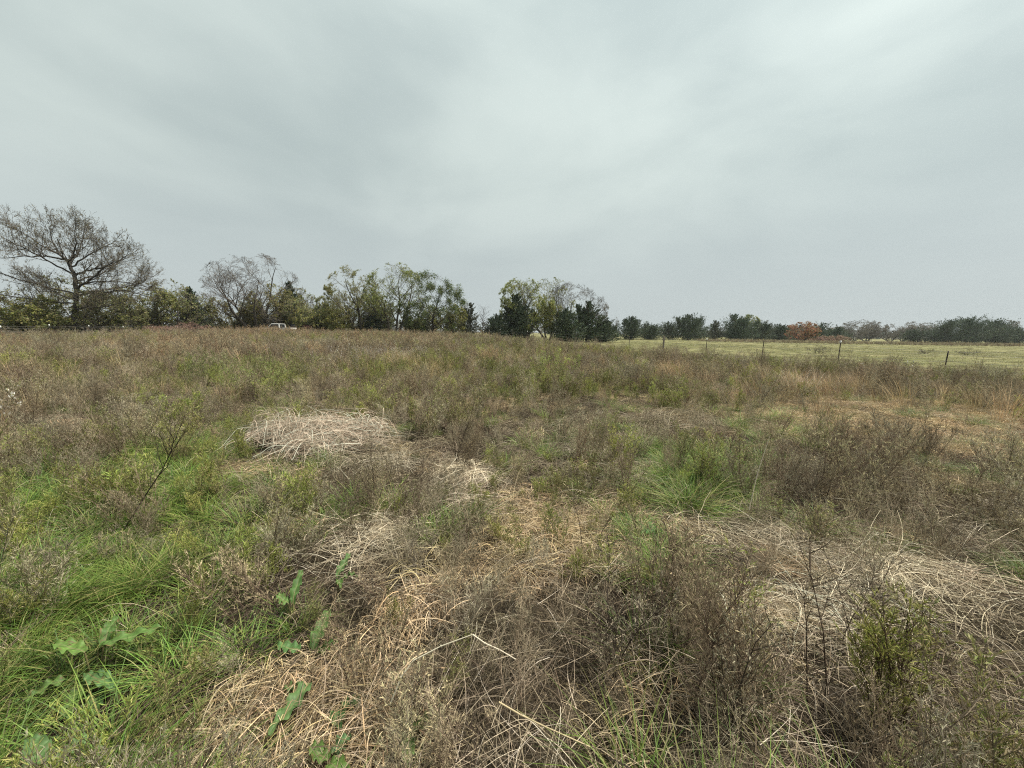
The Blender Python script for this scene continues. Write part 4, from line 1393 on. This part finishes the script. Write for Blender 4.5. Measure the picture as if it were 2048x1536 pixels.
# machinery parked right behind the truck bed
mr_ = empty("farm_implement", (-34.9, 64.5, tz(-34.9, 64.5)))
tag(mr_, "dark grey and faded red farm machine showing behind the truck bed", "machine")
b = Buf()
b.box((-.9, 0, 1.5), (1.5, 1.2, .65), (.1, .1, .1))
b.box((-.9, 0, 1.86), (1.7, 1.4, .06), (.1, .1, .1))
b.box((-1.75, 0, 1.35), (.35, .9, .5), (.1, .1, .1))
b.obj("hopper", M_TARP, mr_)
b = Buf()
b.box((.55, 0, 1.52), (1.3, 1.1, .5), (.3, .05, .05))
b.box((.55, 0, 1.8), (1.4, 1.2, .05), (.3, .05, .05))
b.tubes([(1.2, 0, 1.7)], [(2.0, 0, 1.55)], .08, .06, (.3, .05, .05), 6)
b.obj("housing", M_RED, mr_)
b = Buf()
b.box((0, 0, .95), (4.4, .9, .16), (.5, .5, .5))
b.obj("frame", M_WOOD, mr_)
for xx in (-1.2, 1.2):
    for s in (-1, 1):
        b = Buf()
        b.tubes([(xx, s * .6 - .1, .42)], [(xx, s * .6 + .1, .42)], .42, .42, (.02, .02, .02), 16)
        b.tubes([(xx, s * .6 + .1, .42), (xx, s * .6 - .1, .42)], [(xx, s * .6 + .06, .42), (xx, s * .6 - .06, .42)], .42, .05, (.02, .02, .02), 16)
        b.obj("wheel", M_RUBBER, mr_)

# ------------------------------------------------------------------ heaps of bleached fallen stalks
def stalk_heap(x, y, rx, ry, hgt, rot, n, flow, seed, label, L=.95, width=.0050, pal=PAL_PALE):
    rng = np.random.default_rng(seed)
    b = Buf()
    k = 10
    nb = max(5, n // 45)
    per = n // nb
    ba = rng.uniform(0, 6.283, nb)
    br_ = np.sqrt(rng.uniform(0, 1, nb)) * .8
    bx, by = rx * br_ * np.cos(ba), ry * br_ * np.sin(ba)
    baz = np.array(flow)[rng.integers(0, len(flow), nb)] + rng.normal(0, .3, nb)
    bh = hgt * rng.uniform(.15, 1.1, nb) * np.exp(-.9 * br_ ** 2)
    bend_b = rng.normal(0, .5, nb)
    bi = np.repeat(np.arange(nb), per)
    m = len(bi)
    az = baz[bi] + rng.normal(0, .4, m) + (rng.random(m) < .22) * rng.normal(0, 1.4, m)
    bend = bend_b[bi] + rng.normal(0, .35, m)
    Ln = L * rng.uniform(.25, 1.1, m)
    t = np.linspace(0, 1, k)[None]
    ang = az[:, None] + bend[:, None] * (t - .5) + np.cumsum(rng.normal(0, .1, (m, k)) + (rng.random((m, k)) < .14) * rng.normal(0, .6, (m, k)), 1)
    ds = (Ln / (k - 1))[:, None]
    X = np.cumsum(np.cos(ang), 1) * ds
    Y = np.cumsum(np.sin(ang), 1) * ds
    X = X - X.mean(1, keepdims=True) + (bx[bi] + rng.normal(0, .13, m))[:, None]
    Y = Y - Y.mean(1, keepdims=True) + (by[bi] + rng.normal(0, .10, m))[:, None]
    hi = (bh[bi] * rng.uniform(.35, 1.1, m))[:, None]
    peak = rng.uniform(.3, .65, m)[:, None]
    arc = np.where(t < peak, np.sin(.5 * np.pi * t / peak), np.cos(.5 * np.pi * (t - peak) / (1 - peak))) ** .9
    end = rng.uniform(.15, .8, m)[:, None]
    mound = hgt * .7 * np.exp(-((X / rx) ** 2 + (Y / ry) ** 2) * 1.3) * rng.uniform(.1, 1, m)[:, None]
    Zz = np.maximum(mound, hi * (arc * (1 - end) + end * np.minimum(1, t * 3))) + .015
    stick = (rng.random(m) < .05)[:, None] * rng.uniform(0, .25, m)[:, None]
    Zz = Zz + stick * t ** 2
    P = np.stack([X, Y, Zz], -1)
    W = width * rng.uniform(.35, 1.4, (m, 1)) * np.linspace(1, .5, k)[None]
    b.ribbons(P, W, pick(rng, pal, m, .22), rng=rng)
    o = empty("stalk_heap", (x, y, tz(x, y)), rot)
    tag(b.obj("stalks", M_DRY, o), kind="stuff")
    tag(o, label, "stalk heap", "heaps of bleached fallen stalks")
    return o


stalk_heap(-2.6, 5.1, 1.15, .9, .5, .1, 2300, (2.9, 3.5, -.7, -1.4, .4), 1, "largest heap of bleached pale stalks, left of the middle of the field", width=.0055, L=.75, pal=[tuple(min(.75, v * 1.18) for v in c) for c in PAL_PALE])
stalk_heap(-1.65, 4.25, .45, .4, .2, .0, 380, (2.6, -.9), 11, "small fringe of pale stalks hanging off the largest heap")
stalk_heap(-1.08, 2.62, .38, .3, .17, 0, 420, (-.4, .2, 2.6), 2, "pale stalk heap below the largest heap, beside the golden straw", L=.55, width=.0032)
stalk_heap(1.75, 2.0, .75, .3, .13, .1, 900, (.1, 3.0, .3), 3, "flat pale stalk heap behind the green weed at the lower right", L=.5, width=.0030, pal=[tuple(min(.75, v * 1.15) for v in c) for c in PAL_PALE])
stalk_heap(1.8, 2.8, .6, .4, .14, 0, 520, (.6, 2.4, -.5), 4, "loose pale stalk heap at the left foot of the dense grey weeds", L=.55, width=.003, pal=PAL_PALE)
stalk_heap(2.65, 2.3, .75, .4, .15, .3, 700, (.4, .7, 2.9), 8, "sweeping pale stalk heap by the right edge", L=.65, width=.003, pal=PAL_PALE)
stalk_heap(-.55, 4.1, .6, .3, .18, -.4, 300, (-.6, 2.4), 5, "thin pale stalk heap right of the largest heap", width=.0042)
stalk_heap(-.55, 3.15, .5, .28, .2, .3, 160, (.3, 2.9), 12, "few arching pale stalks between the two main heaps", width=.0042)
stalk_heap(-.9, 9.4, .9, .5, .35, 0, 360, (.2, 2.8), 6, "grey stalk heap in front of the green bushes in mid field", width=.006, pal=PAL_DULL + PAL_PALE)
stalk_heap(2.9, 6.5, .9, .6, .4, .5, 700, (.7, .9, .5), 7, "combed grey brown stalk heap in the middle of the right half", width=.005, pal=PAL_DULL + [(.26, .2, .15)], L=1.1)
stalk_heap(1.6, 5.6, .5, .4, .22, .5, 240, (.9, 1.4), 9, "small pale stalk heap above the fresh green patch", width=.0045)

# ------------------------------------------------------------------ single plants that stand out
def dock_plant(x, y, leaves, label, z=.0):
    root = empty("dock_plant", (x, y, tz(x, y) + z + .02))
    tag(root, label, "plant", "broad leaved dock plants in the foreground")
    for i, (az, el, L, w, droop, dx, dy, dz) in enumerate(leaves):
        rng = np.random.default_rng(int(abs(x) * 1000) + i)
        nu, nv = 27, 13
        L, w = L * .82, w * .82
        u = np.linspace(0, 1, nu)[:, None]
        v = np.linspace(-1, 1, nv)[None]
        prof = np.sin(np.pi * np.clip(u * .93 + .05, 0, 1)) ** .6 * (1.15 - .45 * u)
        wav = 1 + .03 * np.sin(u * 27 + i * 2 + np.sign(v) * 1.2) * np.abs(v)
        half = w * .5 * prof * wav
        ye = v * half
        ang = el - droop * u
        du = L / (nu - 1)
        xs_ = np.cumsum(np.cos(ang), 0) * du
        zs_ = np.cumsum(np.sin(ang), 0) * du
        zz = zs_ + np.abs(v) * half * .35 + .012 * np.sin(u * 23 + i + v) * np.abs(v) ** 1.5 + .006 * np.sin(u * 9 + i)
        xx = xs_ + 0 * v
        ca, sa = math.cos(az), math.sin(az)
        V = np.stack([xx * ca - ye * sa + dx, xx * sa + ye * ca + dy, zz + dz], -1)
        idx = np.arange(nu * nv).reshape(nu, nv)
        Q = np.stack([idx[:-1, :-1], idx[1:, :-1], idx[1:, 1:], idx[:-1, 1:]], -1)
        base = np.array([.065, .118, .026]) * rng.uniform(.85, 1.2) + rng.uniform(0, .02, 3)
        C = np.repeat((base[None] * rng.uniform(.85, 1.15, (nu * nv, 1))), 1, 0)
        vein = (np.sin(u * 46 - np.abs(v) * 5.5) > .82).ravel()
        C[vein] *= 1.45
        edge = ((np.abs(v) > .8) & (fbm(u * 7 + x * 9, v * 3 + i, 5) > .66)).ravel()
        C[edge] = [.16, .11, .05]
        spot = (vnoise(u * 19 + i * 3, v * 7 + x * 5, 8) > .86).ravel()
        C[spot] = [.11, .085, .035]
        mid = (np.abs(np.broadcast_to(v, (nu, nv))) < .1).ravel()
        C[mid] = [.13, .17, .06]
        b = Buf()
        b.add(V, Q, C)
        lf = b.obj("leaf", M_DOCK, root, smooth=True)
        b = Buf()
        mp = V[:, nv // 2] - [0, 0, .002]
        b.polyline(np.concatenate([[[dx * .2, dy * .2, -.03]], mp[::3]]), np.linspace(.0042, .0012, len(mp[::3]) + 1), (.17, .15, .07), 5)
        b.obj("midrib", M_DOCK, lf)
    return root


R = math.radians
dock_plant(-1.88, 1.55, [(R(25), .35, .30, .085, .5, .0, .02, .16), (R(170), .4, .24, .08, .7, -.02, 0, .16), (R(-20), .2, .24, .08, .4, .02, -.04, .10), (R(-70), .2, .20, .075, .5, .04, -.05, .08),
                         (R(120), .5, .22, .07, .7, 0, .05, .15), (R(-130), .15, .18, .07, .4, -.04, -.05, .09), (R(-45), .1, .16, .07, .4, .1, -.08, .06)], "large dock plant with long green leaves at the lower left in grass")
dock_plant(-.95, 1.60, [(R(95), .45, .27, .085, .5, .02, .04, .05), (R(170), .35, .17, .075, .7, -.03, .03, .06), (R(60), .3, .13, .06, .6, .05, .02, .05)], "dock plant with upright leaves at the upper end of the golden straw")
dock_plant(-.84, 1.46, [(R(-100), .12, .27, .085, .2, .0, .0, .07), (R(-160), .2, .10, .06, .4, -.03, -.0, .05)], "single long dock leaf lying across the golden straw")
dock_plant(-.68, 1.345, [(R(-60), .15, .10, .08, .4, 0, 0, .05), (R(20), .2, .10, .075, .5, .01, .01, .05)], "small round leaved dock on the straw right of the long leaf")
dock_plant(-1.55, 1.10, [(R(150), .35, .17, .08, .5, 0, 0, .16), (R(-150), .3, .2, .08, .5, -.02, -.02, .15), (R(60), .3, .13, .06, .6, 0, .02, .14), (R(-80), .3, .16, .08, .5, 0, -.02, .14)], "dock plant cut by the bottom left corner")
dock_plant(-.62, 1.15, [(R(-30), .2, .15, .08, .4, 0, 0, .06), (R(150), .25, .13, .07, .5, 0, 0, .06), (R(60), .3, .1, .07, .5, 0, .02, .06)], "dark green dock at the bottom edge below the golden straw")
dock_plant(-1.17, 1.90, [(R(100), 1.0, .24, .06, 1.0, .0, .0, .1), (R(160), .7, .12, .06, .8, -.02, 0, .1)], "dock with one bright twisted upright leaf among grey weeds")
dock_plant(-1.02, 2.1, [(R(80), .9, .2, .06, .9, 0, 0, .1), (R(-60), .6, .13, .05, .7, .02, -.02, .1), (R(10), .6, .12, .05, .8, .02, 0, .1)], "yellowing dock below the lower pale stalk heap")
dock_plant(-.36, 1.24, [(R(-80), .3, .15, .075, .4, 0, 0, .06), (R(40), .3, .1, .06, .5, 0, 0, .06)], "dock leaves half hidden in dead weeds at the bottom centre")
dock_plant(1.1, 2.75, [(R(-40), .3, .16, .06, .5, 0, 0, .08), (R(200), .3, .15, .06, .5, 0, 0, .08), (R(90), .5, .15, .06, .7, 0, 0, .08), (R(30), .3, .13, .05, .5, 0, 0, .06)], "small dock in the golden straw near the middle of the field")


def single_weed(name, x, y, label, seed, mat, rz=0.0, tilt=(0, 0), group=None, cat="weed", rad=.05, **kw):
    rng = np.random.default_rng(seed)
    b = Buf()
    h = kw.pop('h')
    n = kw.pop('n', 1)
    for i in range(n):
        a = rng.uniform(0, 6.28)
        q = rad * (1 if rad <= .05 else math.sqrt(rng.random())) * (i > 0)
        weed_into(b, rng, (q * math.cos(a), q * math.sin(a), 0), h * (1 if i == 0 else rng.uniform(.6, .95)), **kw)
    o = b.obj(name, mat)
    o.location = (x, y, tz(x, y))
    o.rotation_euler = (tilt[0], tilt[1], rz)
    tag(o, label, cat, group)
    return o


def dark_stem(x, y, label):
    root = empty("dead_weed", (x, y, tz(x, y)))
    tag(root, label, "weed")
    rng = np.random.default_rng(8)
    b = Buf()
    main = .85 * np.array([(0, 0, 0), (.10, .05, .2), (.22, .1, .42), (.33, .16, .62), (.40, .2, .8), (.43, .22, .95)])
    b.polyline(main, [.006, .0055, .0048, .0038, .0027, .0015], (.055, .04, .032), 6)
    st = b.obj("stem", M_DRY, root, smooth=True)
    b = Buf()
    for t0, az, el, L in ((.45, 1.9, 1.0, .3), (.55, .2, .9, .34), (.62, 2.6, 1.1, .3), (.7, .5, 1.0, .28), (.75, -1.2, .9, .2), (.8, 2.2, 1.2, .25), (.88, .1, 1.0, .2), (.93, 3.0, 1.1, .18)):
        p = np.array([np.interp(t0, np.linspace(0, 1, 6), main[:, i]) for i in range(3)])
        d = np.array([math.cos(az) * math.cos(el), math.sin(az) * math.cos(el), math.sin(el)])
        P = [p + d * L * s + np.array([0, 0, .06]) * s * s + rng.normal(0, .006, 3) * (s > 0) for s in np.linspace(0, 1, 5)]
        b.polyline(P, np.linspace(.003, .001, 5), (.06, .045, .035), 4)
        for j in range(7):
            s = rng.uniform(.25, 1)
            q = P[int(s * 4)]
            e = d + rng.normal(0, .6, 3)
            e /= np.linalg.norm(e)
            b.polyline([q, q + e * .04, q + e * .08 + [0, 0, .015]], [.0014, .001, .0006], (.08, .06, .045), 3)
    b.obj("branch", M_DRY, root)
    return root


dark_stem(-2.98, 2.72, "dark leafless forked weed stalk leaning right in the green grass")
GW = "tall single weeds in the foreground"
single_weed("green_weed", 1.52, 1.33, "bushy bright green feathery weed at the lower right", 201, M_FRESH, h=.62, n=8, nbr=26, blen=.24, leafn=20, leafl=.028, leafw=.0030, jit=.25, stemc=(.1, .07, .04), pal=[tuple(v * 1.25 for v in c) for c in PAL_LIME], lean=.25, stem_r=.0035, group=GW)
single_weed("green_weed", 1.12, 1.62, "thin green topped weed in front of the flat pale stalk heap", 202, M_FRESH, h=.6, n=3, nbr=20, blen=.2, leafn=9, leafl=.026, leafw=.004, stemc=(.1, .07, .05), pal=PAL_LIME + PAL_OLIVE, lean=.2, group=GW)
single_weed("dead_weed", 1.33, 1.42, "dark brown upright dead weed just left of the bright green weed", 203, M_DRY, h=.72, n=2, nbr=22, blen=.2, leafn=10, leafl=.018, leafw=.004, stemc=(.07, .05, .035), pal=PAL_DEAD, lean=.15, stem_r=.004, group=GW)
single_weed("dead_weed", .84, 1.28, "dark dead weed stem at the bottom right of the middle", 204, M_DRY, h=.6, n=3, nbr=20, blen=.2, leafn=10, leafl=.016, leafw=.004, stemc=(.075, .055, .04), pal=PAL_GREY, lean=.2, stem_r=.0038, group=GW)
single_weed("dead_weed", .42, 1.5, "grey brown branching dead weed at the bottom centre", 205, M_DRY, h=.55, n=4, nbr=22, blen=.3, leafn=12, leafl=.017, leafw=.004, stemc=(.08, .06, .045), pal=PAL_GREY, lean=.4, stem_r=.0034, group=GW)
single_weed("dead_weed", .95, 1.85, "dark seedy dead weed left of the flat pale stalk heap", 206, M_DRY, h=.6, n=3, nbr=20, blen=.24, leafn=12, leafl=.018, leafw=.0045, stemc=(.075, .055, .04), pal=PAL_DEAD, lean=.3, stem_r=.0036, group=GW)
single_weed("dead_weed", -.33, 1.28, "low dark dead weed at the bottom right of the golden straw", 207, M_DRY, h=.3, n=5, nbr=20, blen=.3, leafn=12, leafl=.016, leafw=.004, stemc=(.075, .055, .04), pal=PAL_DEAD, lean=.3, group=GW)
single_weed("dead_weed", -.62, 4.4, "brown branching dead weed rising in front of the largest heap's right side", 208, M_DRY, h=.95, n=3, nbr=22, blen=.3, leafn=8, leafl=.02, leafw=.004, stemc=(.12, .085, .06), pal=PAL_DEAD, lean=.3, stem_r=.004, group=GW)
single_weed("dead_weed", .55, 2.55, "slim dead weed leaning in the middle of the golden straw patch", 209, M_DRY, h=.6, n=2, nbr=16, blen=.25, leafn=8, leafl=.017, leafw=.004, stemc=(.1, .07, .05), pal=PAL_DEAD, lean=.3, group=GW)
single_weed("dead_weed", 1.75, 1.75, "grey twiggy dead weed right of the bright green weed", 210, M_DRY, h=.62, n=4, nbr=20, blen=.28, leafn=11, leafl=.018, leafw=.004, stemc=(.09, .07, .05), pal=PAL_GREY, lean=.3, group=GW)
for i, (x, y, what) in enumerate([(12.4, 13.6, "left"), (13.1, 13.2, "middle"), (13.9, 13.5, "right")]):
    single_weed("white_flowered_weed", x, y, "weed with small white flower heads near the fence, %s one of three" % what, 220 + i, M_FRESH, h=.75, n=8, nbr=12, blen=.25, leafn=6, leafl=.045, leafw=.03,
                stemc=(.15, .13, .07), pal=[(.62, .6, .54), (.14, .15, .06), (.16, .16, .07), (.12, .13, .05)], lean=.3, group="white flowered weeds")
single_weed("white_flowered_weed", -8.3, 6.1, "whitish dried flower weed at the left edge of the field", 230, M_FRESH, h=.6, n=4, nbr=10, blen=.25, leafn=5, leafl=.05, leafw=.03,
            stemc=(.15, .13, .07), pal=[(.62, .6, .54), (.14, .15, .06), (.16, .16, .07)], lean=.3, group="white flowered weeds")


BUSH = "weed bushes standing out in mid field"
for i, (x, y, h, rad, pal, stem, mat, lab) in enumerate([
        (-2.3, 13.0, .95, .75, PAL_LIME, (.14, .12, .06), M_FRESH, "left one of three fresh green weed bushes in mid field"),
        (-.5, 12.2, .9, .7, PAL_OLIVE, (.14, .12, .06), M_FRESH, "middle one of three fresh green weed bushes in mid field"),
        (1.5, 13.4, 1.0, .8, PAL_LIME, (.14, .12, .06), M_FRESH, "right one of three fresh green weed bushes in mid field"),
        (-.9, 14.6, 1.1, .6, PAL_RUSSET, (.17, .11, .08), M_DRY, "reddish brown weed bush behind the fresh green bushes"),
        (-5.6, 8.2, .9, .7, PAL_OLIVE, (.2, .15, .1), M_FRESH, "olive weed bush with bare stems left of the largest stalk heap"),
        (-8.2, 10.5, .95, .8, PAL_OLIVE, (.14, .12, .06), M_FRESH, "dull green weed bush far out on the left side"),
        (3.6, 11.8, .9, .8, PAL_GREY, (.16, .13, .1), M_DRY, "grey dead weed bush right of the fresh green bushes"),
        (6.2, 12.6, .9, .8, PAL_DEAD, (.17, .13, .09), M_DRY, "brown dead weed bush behind the standing grass tufts"),
        (11.0, 11.2, .85, .9, PAL_DEAD, (.16, .12, .085), M_DRY, "brown dead weed bush beyond the golden patch"),
        (14.2, 11.6, .9, 1.0, PAL_GREY, (.13, .1, .075), M_DRY, "dark grey weed bush by the last fence post at the right")]):
    single_weed("weed_bush", x, y, lab, 600 + i, mat, cat="bush", group=BUSH, rad=rad, h=h, n=20, nbr=18, blen=.26, leafn=9, leafl=.045, leafw=.0075, stemc=stem, pal=pal[:3], lean=.25, up=1.0, stem_r=.004)


def grass_clump(x, y, h, n, rad, seed, pal, label):
    o = tuft(np.random.default_rng(seed), n, rad, h, .006, .25, .3, pal, .1).obj("dry_grass_tuft", M_DRY)
    o.location = (x, y, tz(x, y))
    tag(o, label, "grass tuft", "standing tufts of dry grass")


grass_clump(6.1, 9.3, .75, 260, .35, 301, PAL_TAN + PAL_DULL, "standing tuft of pale dry grass, left of the pair above the golden patch")
grass_clump(7.3, 9.6, .85, 300, .35, 302, PAL_TAN + PAL_PALE, "standing tuft of pale dry grass, right of the pair above the golden patch")


def stalk(pts, r, label, col=(.6, .53, .4)):
    b = Buf()
    pts = np.array(pts, float)
    pts[:, 2] += terr(pts[:, 0], pts[:, 1])
    b.polyline(pts, np.linspace(r, r * .6, len(pts)), col, 6)
    for p in pts[1:-1:2]:
        b.tubes([p - [.003, 0, .0]], [p + [.003, 0, 0]], r * 1.35, r * 1.35, np.array(col) * .8, 6)
    o = b.obj("pale_stalk", M_DRY, smooth=True)
    tag(o, label, "stalk", "single pale stalks in the foreground")


stalk([(-.43, 1.24, .20), (-.40, 1.28, .27), (-.36, 1.31, .31), (-.26, 1.34, .34), (-.14, 1.36, .37)], .0034, "pale grey stalk snapped into a bent elbow, longer left piece")
stalk([(-.14, 1.36, .37), (-.09, 1.35, .34), (-.03, 1.35, .31), (.03, 1.35, .27)], .0028, "pale stalk piece running down right from the bent elbow")
stalk([(-.03, 1.22, .22), (.05, 1.19, .2), (.13, 1.16, .19), (.28, 1.12, .16)], .0034, "straight pale straw stalk at the bottom edge of the view", (.62, .5, .3))
stalk([(1.9, 2.9, .2), (1.95, 2.92, .5), (2.0, 2.9, .8)], .0035, "upright pale stalk before the dense grey weeds")

# ------------------------------------------------------------------ damp winter air over the whole field
HAZE = 0.0002
b = Buf()
b.box((0, 1000, 7.5), (5400, 3700, 18.6), (1, 1, 1))
hm = bpy.data.materials.new("damp_air")
hm.use_nodes = True
hm.node_tree.nodes.clear()
ho = N(hm.node_tree.nodes, "ShaderNodeOutputMaterial")
hv = N(hm.node_tree.nodes, "ShaderNodeVolumePrincipled")
hv.inputs["Color"].default_value = (.9, .94, .96, 1)
hv.inputs["Density"].default_value = HAZE
hv.inputs["Anisotropy"].default_value = .3
hm.node_tree.links.new(hv.outputs[0], ho.inputs["Volume"])
tag(b.obj("haze", hm), "thin damp haze over the field", kind="stuff")
